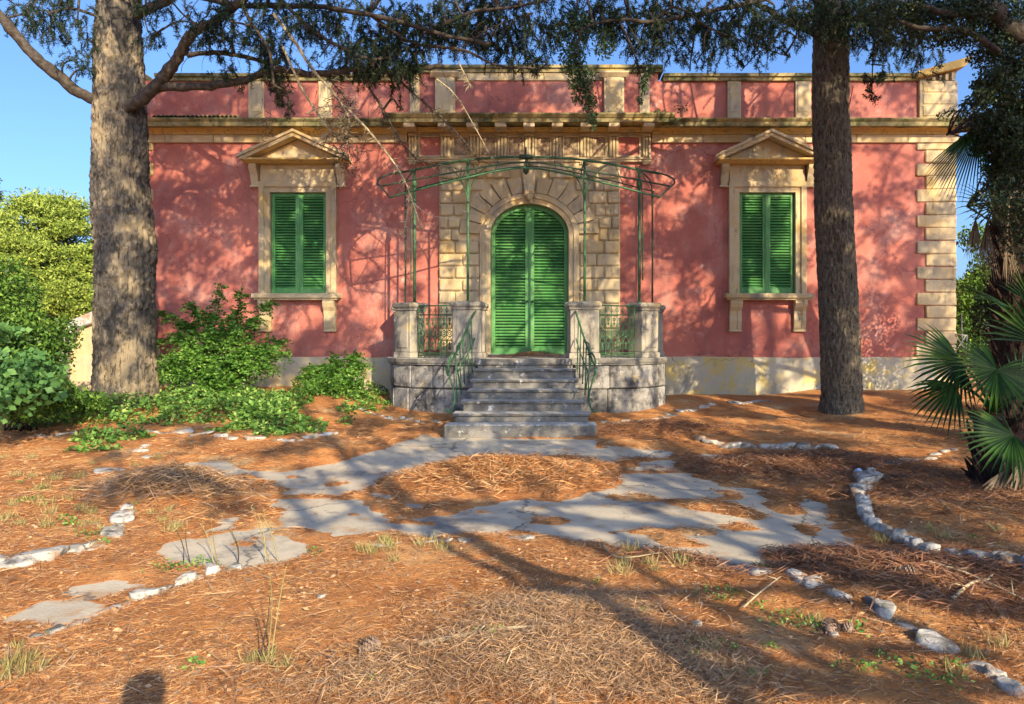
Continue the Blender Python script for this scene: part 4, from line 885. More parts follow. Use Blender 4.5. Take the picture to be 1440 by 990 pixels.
# arching shrub by the left window: sprays of leaflets along stems
def arching_shrub(name, label, stems, base_px, d, mat='leaf', extra=()):
    b0 = P(*base_px, d); t = thing(name, label, 'shrub', tuple(b0)); sb = MB(); C_, D_, L_ = [], [], []
    for (tx, ty, dd) in stems:
        e = P(tx, ty, d+dd); s0 = b0+Vector((R.uniform(-.3, .3), R.uniform(-.15, .15), -.05)); mid = s0.lerp(e, .6)+Vector((0, 0, .22*abs(e.x-s0.x)+.08))
        q = spline([s0, mid, e], 10); sb.tube(q, [.012-.0005*i for i in range(len(q))], 5)
        for i in range(3, len(q)):
            dr = (q[i]-q[i-1]).normalized()
            for k in range(4):
                sd_ = Vector((R.uniform(-1, 1), R.uniform(-1, 1), R.uniform(-.6, .7))).normalized(); L1 = R.uniform(.12, .28)*(1.15-.6*i/len(q)); m = int(L1/.022)
                tw_ = [q[i]+(sd_+dr*.5)*L1*(j+1)/m+Vector((0, 0, -.12*(j/m)**2)) for j in range(m)]
                for j, p in enumerate(tw_):
                    for sg in (-1, 1):
                        C_.append(tuple(p)); v = sd_.cross(Vector((0, 0, 1)))*sg+Vector((0, 0, R.uniform(-.5, .3)))+sd_*.5; D_.append(tuple(v)); L_.append(R.uniform(.045, .075))
    for (c, r, n) in extra:
        a, e = leaf_clump(c, r, n, droop=.1); C_ += [tuple(q) for q in a]; D_ += [tuple(q) for q in e]; L_ += list(NR.uniform(.05, .085, n))
    sb.out('stem', M['limb'], t); L_ = np.array(L_); C_ = np.array(C_); D_ = np.array(D_)
    o = mk('foliage', blades('foliage', C_, D_, L_, L_*.5), M[mat], t); o['kind'] = 'stuff'
SD = 13.3
arching_shrub('shrub', 'tall arching green shrub in front of the pink wall under the left window',
    [(268, 428, 0), (312, 405, .1), (340, 412, -.1), (378, 425, 0), (398, 480, 0), (402, 500, -.2), (230, 440, .1), (222, 480, 0), (240, 500, -.3), (290, 440, .2), (330, 440, .2), (358, 450, -.2), (250, 470, -.2), (300, 470, -.3), (350, 490, -.3), (380, 515, -.3), (275, 500, -.4), (325, 505, -.4), (300, 520, -.5), (260, 455, .1)],
    (305, 560), SD, extra=[(P(290, 520, SD), (.7, .4, .38), 2400), (P(350, 510, SD), (.55, .4, .38), 1500), (P(245, 520, SD), (.4, .3, .35), 1000), (P(320, 470, SD), (.45, .35, .3), 900)])
arching_shrub('shrub', 'low light green shrub against the plinth left of the entrance terrace', [(440, 520, 0), (470, 505, 0), (500, 502, 0), (510, 515, 0), (425, 530, 0), (455, 515, .1), (488, 520, -.1), (475, 530, -.2)], (468, 560), 13.8,
    extra=[(P(465, 542, 13.6), (.5, .3, .22), 1000), (P(495, 535, 13.6), (.25, .2, .2), 300), (P(435, 545, 13.4), (.3, .3, .15), 400)])
# ground cover
def cover(name, label, polys, n, hmax, size, mat):
    C_, D_ = [], []
    for pl, frac in polys:
        g = ppoly(pl); x0, y0 = g.min(0); x1, y1 = g.max(0); m = int(n*frac); X = NR.uniform(x0, x1, m*6); Y = NR.uniform(y0, y1, m*6)
        sdv = poly_sd(g, X, Y)+(fbm(np.stack([X*2.2, Y*2.2, X*0], -1), 3, 77)-.42)*1.5; ok = sdv < 0; X, Y, sdv = X[ok][:m], Y[ok][:m], sdv[ok][:m]
        hh = hmax*np.clip(-sdv*3, .15, 1)*(.35+fbm(np.stack([X*3, Y*3, X*0], -1), 3, 30)); Z = gz(X, Y)+NR.rand(len(X))**.6*hh
        C_.append(np.stack([X, Y, Z], -1)); D_.append(unit(len(X))*np.array([1, 1, .5])+np.array([0, 0, .25]))
    C_ = np.concatenate(C_); D_ = np.concatenate(D_); L_ = NR.uniform(.35, 1.0, len(C_))**1.5*size*1.5
    N_ = unit(len(C_))*.6+np.array([0, -.3, 1]); Nn = np.cross(D_, N_)
    o = mk(name, blades(name, C_, D_, L_, L_*.62, N=N_), M[mat]); tag(o, label, 'ground cover', kind='stuff')
cover('ground_cover', 'bright green leafy ground cover spreading round the foot of the left tree',
    [([(0, 612), (50, 585), (130, 565), (240, 560), (400, 562), (440, 572), (410, 600), (330, 612), (270, 606), (200, 602), (120, 606), (50, 612)], .62), ([(300, 600), (360, 590), (420, 592), (500, 600), (440, 612), (360, 622), (310, 615)], .16),
     ([(100, 632), (130, 618), (190, 618), (210, 632), (150, 645)], .05), ([(480, 575), (500, 560), (545, 570), (590, 584), (570, 590), (540, 588)], .06), ([(445, 560), (480, 552), (545, 556), (540, 566), (470, 568)], .05)], 19000, .26, .065, 'cover')
# left thicket
plant('thicket', 'dense dark green thicket at the left edge in front of the pines', 'bush', (gp(20, 610)),
    [(P(5, 415, 10.5), (.45, .5, .55), 2200), (P(30, 480, 10.5), (.5, .6, .5), 3200), (P(10, 540, 10), (.6, .6, .6), 3600), (P(70, 500, 10.8), (.28, .4, .5), 1600), (P(60, 560, 10.6), (.5, .5, .35), 2600), (P(95, 470, 11.5), (.2, .3, .3), 500), (P(110, 565, 11.3), (.45, .4, .2), 1200), (P(-60, 450, 10.5), (.7, .6, .8), 2500), (P(40, 420, 11), (.2, .3, .25), 350)], 'leafdk', .065, 30)
plant('grapevine', 'broad-leaved grapevine shoots in front of the dark thicket at the left edge', 'vine', gp(40, 610),
    [(P(20, 520, 9.6), (.5, .4, .28), 330), (P(55, 520, 9.6), (.35, .35, .28), 170), (P(70, 545, 9.5), (.25, .25, .2), 70), (P(5, 465, 9.8), (.25, .2, .1), 100), (P(8, 560, 9.4), (.45, .4, .3), 200)], 'leafbg', .10, 10, wr=.85)
# distant pines on the left
def pine(label, px, py, d, w_, h_, base_py=480, seed=0, mat='pine', name='pine_tree', n=5200):
    n = int(n*3.4)
    top = P(px, py, d); rx = w_/2/F*d; rz = h_/F*d; t = thing(name, label, 'tree', (top.x, d, .3)); tb = MB()
    limb_tube(tb, [(top.x, d, .2), (top.x+.1, d, top.z-rz*.5), (top.x, d, top.z-rz*.15)], rx*.09, rx*.04, 8)
    C_, D_ = [], []; K = 130
    for k in range(K):
        u = Vector((R.gauss(0, .5), R.gauss(0, .5), 0)); hz = R.random()**.8; wdt = math.sqrt(max(.03, 1-(1-hz-.35)**2*1.6)) if hz > .1 else .6
        wdt = math.sin(min(1, (1-hz)*1.5+.22)*PI*.5); a = R.uniform(0, 2*PI); rad = rx*wdt*R.uniform(.3, 1)
        c = Vector((top.x+math.cos(a)*rad, d+math.sin(a)*rad, top.z-rz*(1-hz)*.95-.1*rz*(rad/rx)**2)); r = rx*R.uniform(.14, .34)
        tb.tube([Vector((top.x, d, c.z-r*2)), c], [rx*.02, rx*.008], 4)
        q, e = leaf_clump(c, (r*1.5, r*1.5, r*R.uniform(.35, .8)), n//K, droop=.4); C_.append(q); D_.append(e)
    tb.out('trunk', M['limb'], t); C_ = np.concatenate(C_); D_ = np.concatenate(D_); L_ = NR.uniform(.7, 1.3, len(C_))*d*.0048
    o = mk('crown', blades('crown', C_, D_, L_, L_*.4), M[mat], t); o['kind'] = 'stuff'
pine('broad sunlit yellow-green pine, the tallest crown seen left of the trunk', 72, 280, 34, 150, 175, n=12000)
pine('sunlit pine crown at the left edge behind the thicket, with a dark tip', -20, 288, 30, 120, 180, n=9000)
pine('rounded bright green pine low down directly beside the left trunk', 120, 350, 28, 100, 130, n=8000)
pine('lower pine behind the thicket between the two taller crowns', 40, 340, 27, 120, 130, n=8000)
pine('dark conifer tip rising at the extreme left above the thicket', -12, 252, 40, 40, 200, mat='oak', n=3000)
pine('far pine seen through the gap right of the house corner', 1385, 375, 36, 80, 130, n=4000); pine('far small pine between the palm trunk and house corner', 1350, 400, 40, 70, 110, n=3000)
pine('pale bush-like pine behind the low garden wall', 95, 400, 24, 90, 100, n=7000)
# ------------------------------------------------------------------ right side: oak, hedge, palms
oak = thing('evergreen_oak', 'dark small-leaved evergreen tree overhanging the right edge of the house', 'tree', (8.2, 10.5, .2))
ob = MB(); ol = []
def OL(l, r0, r1): LL(l, r0, r1, ob, ol)
OL([(1590, 640, 10.5), (1570, 400, 10.5), (1530, 200, 10.4), (1470, 90, 10.3), (1400, 20, 10.2), (1350, -30, 10)], .24, .10)
OL([(1480, 110, 10.3), (1420, 84, 10.1), (1360, 44, 10), (1300, 40, 9.9), (1262, 28, 9.9)], .06, .02)
OL([(1530, 200, 10.4), (1470, 170, 10.2), (1410, 160, 10), (1360, 175, 9.9), (1330, 190, 9.9)], .06, .015)
OL([(1560, 330, 10.4), (1490, 290, 10.2), (1440, 270, 10), (1400, 260, 9.9), (1360, 290, 9.9)], .05, .012)
OL([(1400, 20, 10.2), (1340, 20, 10), (1300, 10, 10), (1250, 0, 10), (1215, -10, 10)], .05, .02)
OL([(1440, 60, 10.2), (1412, 95, 10), (1384, 125, 10), (1366, 165, 10)], .03, .012)
ob.out('trunk', M['limb'], oak); br = MB(); C_, D_ = [], []
for (x, y, rx, rz, n) in [(1230, 10, 30, 14, 400), (1270, 12, 36, 20, 900), (1310, 14, 36, 24, 1200), (1355, 15, 40, 26, 1500), (1400, 20, 40, 34, 1900), (1435, 40, 36, 40, 1700), (1280, 45, 24, 16, 350), (1315, 50, 26, 14, 450), (1352, 52, 26, 14, 500), (1392, 70, 26, 24, 1100), (1428, 95, 30, 30, 1400),
        (1392, 112, 18, 18, 600), (1410, 135, 26, 22, 900), (1438, 150, 24, 30, 1000), (1376, 140, 12, 14, 260), (1372, 168, 16, 10, 240), (1395, 172, 22, 18, 650), (1418, 190, 24, 22, 750), (1442, 210, 20, 30, 600), (1352, 165, 12, 6, 80), (1405, 225, 20, 16, 350), (1385, 205, 14, 12, 180), (1430, 255, 18, 20, 260), (1480, 130, 40, 90, 2600), (1480, 280, 40, 60, 1400), (1405, 262, 20, 12, 140), (1330, 160, 10, 5, 40), (1368, 192, 14, 8, 80), (1245, 40, 20, 10, 130), (1400, 285, 28, 24, 260), (1432, 300, 24, 34, 420), (1412, 240, 28, 28, 420), (1436, 340, 20, 30, 300), (1390, 190, 28, 22, 300), (1425, 215, 30, 34, 600)]:
    d = R.uniform(9.8, 10.6) if y < 100 or x < 1375 else R.uniform(8.3, 9.0); c = P(x, y, d); a, e = leaf_clump(c, (rx/F*d*1.1, .35, rz/F*d*1.1), int(n*1.5)); C_.append(a); D_.append(e); an = nearest_on(ol, c)
    br.tube(spline([an, (Vector(an)+c)/2+Vector((R.uniform(-.1, .1), 0, .05)), c], 3), [.016, .014, .012, .01, .008, .006, .004], 4)
    for k in range(5):
        e2 = c+Vector((R.uniform(-1, 1)*rx/F*d, R.uniform(-.3, .3), R.uniform(-1, 1)*rz/F*d)); br.tube([c, (c+e2)/2+Vector((0, 0, .04)), e2], [.007, .005, .002], 3)
br.out('branch', M['limb'], oak)['kind'] = 'stuff'; C_ = np.concatenate(C_); D_ = np.concatenate(D_); o = mk('crown', blades('crown', C_, D_, NR.uniform(.035, .065, len(C_)), .026), M['oak'], oak); o['kind'] = 'stuff'
plant('hedge_bush', 'green leafy bushes beside the right corner of the house', 'bush', (9.3, 17), [(P(1362, 440, 16.5), (.45, .5, .9), 2200), (P(1385, 400, 16.5), (.4, .5, .8), 1800), (P(1420, 420, 16.5), (.7, .6, 1.2), 3000), (P(1365, 490, 16), (.4, .4, .5), 1200), (P(1375, 335, 17), (.45, .4, .35), 700), (P(1350, 480, 16.5), (.25, .4, .6), 600), (P(1440, 500, 16), (.9, .6, .9), 2400)], 'leafdk', .09, 14)
# shrubbery in deep shade behind palms
plant('hedge_bush', 'deep shaded bush behind the fan palms at the right edge', 'bush', (7.6, 12.2), [(P(1400, 450, 12), (.35, .5, .6), 2200), (P(1440, 460, 11.8), (.5, .5, .9), 2600), (P(1430, 530, 11.6), (.6, .4, .5), 2200), (P(1480, 380, 12), (.5, .6, 1.2), 2400)], 'oak', .07, 10)
# lattice post by the right corner
b = MB(); 
for (x0, y0, x1, y1) in [(1352, 440, 1354, 500), (1343, 470, 1358, 492), (1358, 472, 1344, 494), (1343, 470, 1360, 472), (1360, 472, 1358, 500)]: b.tube([P(x0, y0, 14.2), P(x1, y1, 14.2)], .012, 5)
tag(b.out('wire_trellis', M['rock']), 'thin whitish wire trellis leaning by the right corner of the house', 'trellis')
def fan(name, hub, axis, nrm, Rr, spread, nseg, parent, mat='palm', petiole=None, droop=.15, seed=0, width=.055):
    rr = random.Random(seed); hub = Vector(hub); axis = Vector(axis).normalized(); nrm = Vector(nrm); nrm = (nrm-axis*nrm.dot(axis)).normalized(); sidev = nrm.cross(axis); b = MB()
    for k in range(nseg):
        a = math.radians(-spread/2+spread*(k+.5)/nseg); d = axis*math.cos(a)+sidev*math.sin(a); L_ = Rr*rr.uniform(.88, 1.05)*(1-.22*abs(a/math.radians(spread/2))**2)
        s_ = (sidev*math.cos(a)-axis*math.sin(a)); w1 = min(width*.4, .40*Rr*math.radians(spread)/nseg*.5)
        def pt(r, off, h): q = hub+d*(L_*r)+s_*off+nrm*h; q.z -= droop*L_*max(0, r-.5)**2*2*rr.uniform(.8, 1.2); return q
        rs = [0, .25, .5, .75, 1.0]; ws = [.15*w1, .62*w1, w1*1.1, w1*.7, 0.0]; f = .35
        vs = []
        for r_, w2 in zip(rs[:-1], ws[:-1]): vs += [pt(r_, -w2, w2*f), pt(r_, 0, -w2*f), pt(r_, w2, w2*f)]
        vs.append(pt(1, 0, -.01*rr.random())); fs = []
        for i in range(3): fs += [(3*i, 3*i+1, 3*i+4, 3*i+3), (3*i+1, 3*i+2, 3*i+5, 3*i+4)]
        fs += [(9, 10, 12), (10, 11, 12)]; b.add(vs, fs)
    o = b.out(name, M[mat], parent)
    if petiole is not None:
        b = MB(); b.tube(spline([Vector(petiole), (Vector(petiole)+hub)/2+Vector((0, 0, .06)), hub+axis*.03], 4), [.02-.0012*i for i in range(9)], 5); b.out('petiole', M['palm' if mat == 'palm' else 'palmdead'], o)
    return o
def palm_trunk(root, x, y, z0, z1, r, seed):
    prof = [(z0-.1, x, y, r*1.15), ((z0+z1)/2, x, y, r), (z1, x, y, r*.95)]
    mk('trunk', trunk_mesh('trunk', prof, 0, .05, 60, .04, seed), M['fibre'], root); b = MB()
    for k in range(int((z1-z0)*95)):
        a = R.uniform(0, 2*PI); z = R.uniform(z0, z1); c = Vector((x+math.cos(a)*r*.95, y+math.sin(a)*r*.95, z)); o = Vector((math.cos(a), math.sin(a), 0))
        b.tube([c, c+o*.06+Vector((0, 0, .07)), c+o*R.uniform(.08, .15)+Vector((0, 0, R.uniform(.1, .2)))], [.028, .02, .008], 4, False)
    o = b.out('leaf_bases', M['fibre'], root); o['kind'] = 'stuff'
palm = thing('fan_palm', 'low fan palm with spreading green fans at the right edge in front of the bed', 'palm', (4.55, 7.6, .05))
palm_trunk(palm, 4.55, 7.65, 0, .75, .16, 21); hx = Vector((4.55, 7.65, .8))
fan('fan_leaf', P(1352, 508, 7.6), (-1, -.25, -.08), (-.15, -1, .55), .70, 165, 26, palm, petiole=hx, seed=1)
fan('fan_leaf', P(1402, 520, 7.2), (-.3, -.3, -.4), (-.05, -1, .35), .55, 300, 40, palm, petiole=hx, seed=2, width=.05)
fan('fan_leaf', P(1425, 612, 6.6), (-.85, -.4, -.45), (-.2, -1, .6), .56, 190, 26, palm, petiole=hx, seed=3)
fan('fan_leaf', P(1345, 540, 8.0), (-.8, -.1, -.7), (-.2, -1, .3), .60, 110, 16, palm, petiole=hx, seed=4, droop=.3)
fan('fan_leaf', P(1460, 480, 7.4), (.2, -.2, 1), (0, -1, .2), .7, 200, 26, palm, petiole=hx, seed=5)
fan('fan_leaf', P(1440, 560, 7.3), (.5, -.3, .3), (0, -1, .5), .6, 220, 26, palm, petiole=hx, seed=8)
fan('fan_leaf', P(1415, 660, 7.3), (-.3, -.2, -1), (0, -1, .1), .45, 90, 12, palm, 'palmdead', hx, seed=6, droop=0); fan('fan_leaf', P(1440, 640, 7.2), (.1, -.2, -1), (0, -1, .1), .5, 90, 12, palm, 'palmdead', hx, seed=7, droop=0)
palm2 = thing('fan_palm', 'tall fan palm with shaggy dark trunk and hanging dead fronds at the right edge', 'palm', (P(1418, 0, 9.6).x, 9.6, .1))
X2 = P(1424, 0, 9.6).x; palm_trunk(palm2, X2, 9.6, 0, 4.4, .21, 31); hh = Vector((X2, 9.6, 4.3))
fan('fan_leaf', P(1380, 172, 9.0), (-.50, -.15, -.85), (-.9, -1, .2), 1.15, 58, 24, palm2, petiole=hh, seed=11, droop=.1, width=.07)
fan('fan_leaf', P(1490, 60, 9.4), (.5, -.3, .9), (0, -1, .4), .8, 160, 26, palm2, petiole=hh, seed=12)
fan('fan_leaf', P(1500, 200, 9.4), (1, -.3, -.2), (0, -1, .4), 1.0, 160, 26, palm2, petiole=hh, seed=13)
fan('fan_leaf', P(1432, 438, 9.0), (-1, -.1, .45), (-.1, -.4, 1), .85, 70, 12, palm2, petiole=Vector((X2, 9.5, 1.6)), seed=17, width=.07)
fan('fan_leaf', P(1450, 425, 8.8), (.2, -.4, .4), (-.1, -1, .4), .55, 200, 26, palm2, petiole=Vector((X2, 9.5, 1.6)), seed=18)
for i, (x, y, L_) in enumerate([(1372, 305, .68), (1388, 310, .85), (1400, 250, .7), (1425, 220, .8), (1415, 330, .7)]): fan('dead_fan_leaf', P(x, y, 9.2), (-.1+.05*i, -.1, -1), (-.3, -1, 0), L_, 26, 12, palm2, 'palmdead', hh-Vector((0, 0, .6)), seed=20+i, droop=0, width=.05)
fan('fan_leaf', P(1400, 290, 9.0), (-1, -.2, .05), (0, -1, .5), .62, 110, 12, palm2, petiole=hh-Vector((0, 0, .6)), seed=30, width=.02)
# ------------------------------------------------------------------ stone edgings
def rock_mesh(sx, sy, sz, seed, flat=.55):
    bm = bmesh.new(); bmesh.ops.create_icosphere(bm, subdivisions=3, radius=1)
    co = np.array([tuple(v.co) for v in bm.verts]); s = np.sign(co)*np.abs(co)**.8; n = fbm(co*1.3+seed*7.3, 3, seed)-.5; n2 = fbm(co*4+seed*3.1, 2, seed)-.5
    s = s*(1+n[:, None]*.75+n2[:, None]*.22); s[:, 2] = np.minimum(s[:, 2], flat+n2*.35+s[:, 0]*.12)
    rs = np.random.RandomState(abs(seed)*13+5); m_ = np.linalg.norm(s, axis=1).mean()
    for k in range(9):
        nn = rs.randn(3); nn /= np.linalg.norm(nn); d_ = s@nn; s = s-nn[None, :]*np.maximum(0, d_-m_*rs.uniform(.6, .85))[:, None]*.93
    s = s/np.abs(s).max(0)[None, :]*np.array([1, 1, .72])
    for v, q in zip(bm.verts, s): v.co = (q[0]*sx, q[1]*sy, q[2]*sz)
    me = bpy.data.meshes.new('stone'); bm.to_mesh(me); bm.free(); me.polygons.foreach_set('use_smooth', [True]*len(me.polygons)); return me
def edging(label, pts, h=.09, sink=.0):
    g0 = gp(pts[0][0], pts[0][1]); t = thing('stone_edging', label, 'stones', (g0[0], g0[1], float(gz(*g0)[0]))); n = len(pts)
    np_ = []
    for i, p in enumerate(pts):
        np_.append(p)
        if i+1 < len(pts) and math.dist(gp(p[0], p[1]), gp(pts[i+1][0], pts[i+1][1])) < 1.1 and R.random() < (.2 if ('broken' in label or 'low row' in label) else .75): q_ = pts[i+1]; np_.append(((p[0]+q_[0])/2+R.uniform(-2, 2), (p[1]+q_[1])/2+R.uniform(-1.5, 1.5), min(p[2], q_[2])*R.uniform(.45, .75)))
    pts = np_; n = len(pts)
    G = [gp(p[0], p[1]) for p in pts]
    for i, p in enumerate(pts):
        a = G[max(0, i-1)]; c = G[min(n-1, i+1)]; ang = math.atan2(c[1]-a[1], c[0]-a[0]); x, y = G[i]; wpx = p[2]; ln = wpx/F*y/2
        nb = [math.dist(G[i], G[k]) for k in (i-1, i+1) if 0 <= k < n]; nb = sum(nb)/len(nb)
        if nb < .44: ln = max(ln*1.08, nb*.56)
        dp = p[3] if len(p) > 3 else .6; ln *= R.uniform(.82, 1.1); me = rock_mesh(ln, max(.06, min(ln*dp*1.25, .17))*R.uniform(.7, 1.15), h*R.uniform(.8, 1.2), i+int(pts[0][0])); me.materials.append(M['rock'])
        mk('stone', me, None, t, (x, y, max(float(gz(x, y)[0]), float(base_h(x, y)))+sink+R.uniform(-.03, .008)), (R.uniform(-.15, .15), R.uniform(-.15, .15), ang+R.uniform(-.3, .3)))
edging('row of white stones edging the foreground at the left', [(45, 910, 36, .5), (108, 884, 50, .5), (152, 861, 34), (173, 856, 26), (212, 844, 52, .5), (260, 828, 42, .5), (298, 815, 34, .5), (331, 806, 22)], .08)
edging('low row of half buried stones along the front of the concrete path', [(500, 777, 30), (542, 773, 12), (598, 769, 34, .4), (628, 767, 16), (662, 768, 44, .4), (725, 764, 36, .4), (768, 765, 32, .4), (806, 768, 22), (835, 770, 30, .4), (858, 770, 18), (905, 778, 26), (944, 790, 18)], .055, -.015)
edging('broken line of grey stones running to the lower right corner', [(1028, 802, 24), (1122, 834, 26), (1164, 848, 34), (1180, 856, 20), (1238, 874, 56, .5), (1276, 898, 48, .4), (1318, 924, 34), (1372, 958, 42, .6), (1395, 972, 36), (1425, 992, 40)], .08)
edging('large pale flat stones at the left edge of the garden', [(-20, 806, 50, 1.), (20, 802, 56, .9), (66, 793, 64, .8), (107, 782, 44, .8), (133, 777, 24), (158, 758, 44, .7), (172, 742, 28), (176, 728, 22)], .11)
edging('far row of pale stones below the green ground cover', [(42, 621, 16), (66, 620, 24), (92, 617, 28), (120, 616, 26), (150, 614, 26), (180, 614, 22), (206, 613, 24), (230, 615, 22), (258, 613, 14), (310, 620, 22), (325, 622, 12), (388, 624, 10), (402, 625, 16), (422, 624, 14), (438, 621, 16), (455, 618, 18), (470, 615, 12)], .07)
edging('short bend of pale stones left of the needle heap', [(206, 650, 14), (196, 640, 16), (206, 634, 18), (172, 666, 16), (150, 668, 14), (158, 682, 12), (163, 692, 10)], .06)
edging('small pale stones curving in front of the terrace at its left side', [(506, 581, 10), (514, 585, 12), (526, 588, 12), (537, 590, 10), (548, 592, 12), (560, 594, 12), (573, 595, 10), (586, 597, 14), (602, 598, 14), (618, 600, 14)], .07)
edging('small pale stones beside the bottom step at its right side', [(850, 599, 18), (870, 599, 20), (890, 598, 16), (906, 597, 14), (925, 593, 16), (945, 588, 14), (972, 582, 12), (990, 578, 14), (1012, 573, 20), (1036, 571, 26), (1062, 570, 22), (1080, 570, 12)], .06)
edging('curved kerb of grey stones round the slim right-hand tree', [(985, 624, 20), (1000, 628, 26), (1024, 632, 30), (1052, 635, 32), (1078, 637, 26), (1102, 637, 34), (1132, 637, 30), (1164, 636, 30)], .10, .02)
edging('faint line of stones behind the bed of the low fan palm', [(1236, 665, 16), (1258, 661, 22), (1280, 656, 24), (1304, 650, 26), (1328, 643, 22), (1350, 637, 26), (1372, 632, 20)], .05)
edging('thick curving kerb of bluish grey stones around the palm bed at the right', [(1224, 676, 16), (1218, 688, 22), (1210, 700, 26), (1206, 711, 30), (1212, 722, 30), (1216, 733, 30), (1222, 744, 32), (1238, 754, 30), (1254, 762, 28), (1278, 776, 26), (1304, 790, 40), (1344, 800, 46, .7), (1382, 811, 44, .7), (1420, 822, 40, .7), (1455, 832, 36, .7)], .14, .03)
# ------------------------------------------------------------------ litter
def strips(name, X, Y, L, W, mat, label, tilt=.25, lift=.006, zextra=None, cat='litter'):
    n = len(X); Z = gz(X, Y)+lift+(zextra if zextra is not None else NR.rand(n)*.006); a = NR.uniform(0, 2*PI, n)
    D_ = np.stack([np.cos(a), np.sin(a), NR.uniform(-tilt, tilt, n)], -1); C_ = np.stack([X, Y, Z], -1)-D_*L[:, None]*.5; C_[:, 2] = np.maximum(C_[:, 2], Z-.004)
    o = mk(name, blades(name, C_, D_, L, W, N=np.tile([0., 0., 1.], (n, 1))+NR.randn(n, 3)*.55), M[mat]); return tag(o, label, cat, kind='stuff')
def scatter(n, y0, y1, keep=.0, slack=.0):
    y = y0*(y1/y0)**NR.rand(n)  # denser near the viewer
    x = NR.uniform(-.80, .70, n)*y; h = cover_h(x, y); dn = fbm(np.stack([x*1.7, y*1.7, x*0], -1), 3, 61); ok = ((h > .004) | (NR.rand(n) < slack*np.exp(h*22)*3)) & (NR.rand(n) < sm(.30, .55, dn)+.22); return x[ok], y[ok]
x, y = scatter(160000, 2.8, 6.5, slack=.04); strips('needle_litter', x, y, NR.uniform(.04, .11, len(x)), NR.uniform(.0018, .0034, len(x)), 'litter', 'orange brown pine needles strewn over the open ground in the foreground')
x, y = scatter(75000, 6.2, 13, slack=.10); strips('needle_litter', x, y, NR.uniform(.06, .15, len(x)), NR.uniform(.0045, .008, len(x)), 'litter', 'reddish pine needles covering the ground around the concrete path')
x, y = scatter(45000, 2.8, 9); strips('dark_litter', x, y, NR.uniform(.02, .07, len(x)), NR.uniform(.002, .005, len(x)), 'darklit', 'short dark brown needle fragments mixed through the litter', .3, .008)
x, y = scatter(9000, 2.8, 11, slack=.05); strips('dead_leaves', x, y, NR.uniform(.02, .045, len(x)), NR.uniform(.012, .022, len(x)), 'twigs', 'small dead tan leaves and bark flakes lying among the needles', .3, .01)
x, y = scatter(1600, 2.8, 12, slack=.05); strips('scattered_twigs', x, y, NR.uniform(.10, .32, len(x)), NR.uniform(.005, .009, len(x)), 'twigs', 'short dry twigs scattered over the whole needle floor', .15, .015)
def pile(cx, cy, sx, sy, n): X0, Y0 = gp(cx, cy); return X0+NR.randn(n)*sx, Y0+NR.randn(n)*sy
xs1 = [pile(800, 900, .30, .24, 9000), pile(740, 965, .42, .16, 9000), pile(930, 965, .22, .18, 5000), pile(600, 985, .4, .12, 4000)]
x = np.concatenate([a[0] for a in xs1]); y = np.concatenate([a[1] for a in xs1]); strips('twig_heap', x, y, NR.uniform(.03, .11, len(x)), NR.uniform(.0016, .0045, len(x)), 'twigs', 'pale heap of dry twigs and needles at the bottom centre', .5, .01, NR.rand(len(x))*.05, 'twigs')
xs1 = [pile(250, 705, .30, .18, 2500), pile(215, 695, .25, .15, 1200)]; x = np.concatenate([a[0] for a in xs1]); y = np.concatenate([a[1] for a in xs1])
strips('twig_heap', x, y, NR.uniform(.12, .35, len(x)), NR.uniform(.006, .011, len(x)), 'twigs', 'heap of grey dry twigs left of the concrete path', .4, .01, NR.rand(len(x))*.08, 'twigs')
xs1 = [pile(700, 680, .55, .3, 7000), pile(800, 665, .4, .25, 4000)]; x = np.concatenate([a[0] for a in xs1]); y = np.concatenate([a[1] for a in xs1]); ok = cover_h(x, y) > .005
strips('needle_heap', x[ok], y[ok], NR.uniform(.10, .22, ok.sum()), NR.uniform(.006, .011, ok.sum()), 'litter', 'mound of pine needles in the middle of the concrete path', .4, .01, NR.rand(ok.sum())*.05, 'needles')
xs1 = [pile(930, 614, .6, .22, 3500), pile(1030, 660, .9, .4, 5000), pile(1150, 668, .7, .4, 4000), pile(1290, 830, .5, .22, 1800), pile(1180, 795, .5, .2, 1500), pile(1380, 850, .4, .25, 1600), pile(1330, 700, .8, .5, 3500), pile(1040, 790, .4, .15, 1800)]
x = np.concatenate([a[0] for a in xs1]); y = np.concatenate([a[1] for a in xs1]); ok = cover_h(x, y) > .005
strips('needle_heap', x[ok], y[ok], NR.uniform(.08, .2, ok.sum()), NR.uniform(.005, .010, ok.sum()), 'darklit', 'dark brown drifts of needles lying on the right side of the garden', .4, .01, NR.rand(ok.sum())*.04, 'needles')
b = MB()   # door mat of needles blown onto the landing
n = 3500; X = AX+NR.normal(0, .42, n).clip(-.8, .8); Y = NR.uniform(12.85, 14.85, n); hz = .07*np.exp(-((X-AX-.15)/.5)**2)*(.4+NR.rand(n)); a = NR.uniform(0, 2*PI, n)
D_ = np.stack([np.cos(a), np.sin(a), NR.uniform(-.2, .2, n)], -1)
tag(mk('needle_drift', blades('needle_drift', np.stack([X, Y, 1.205+hz], -1), D_, NR.uniform(.08, .16, n), .01*np.ones(n), N=np.tile([0., 0., 1.], (n, 1))), M['darklit']), 'drift of brown needles lying on the terrace before the green door', 'needles', kind='stuff')
n = 1500; X = NR.uniform(-1.05, 1.05, n); Y = NR.uniform(10.85, 12.6, n); st = np.floor((Y-10.8)/.3).astype(int).clip(0, 5); Zs = np.array([.302, .43, .592, .745, .885, 1.044])[st]; fr_ = (Y-10.8)/.3-st; ok = (NR.rand(n) < fr_) & (np.abs(X) < np.array([1.1, 1.0, .9, .84, .83, .82])[st]); X, Y, Zs = X[ok]+AX, Y[ok], Zs[ok]; n = len(X); a = NR.uniform(0, 2*PI, n)
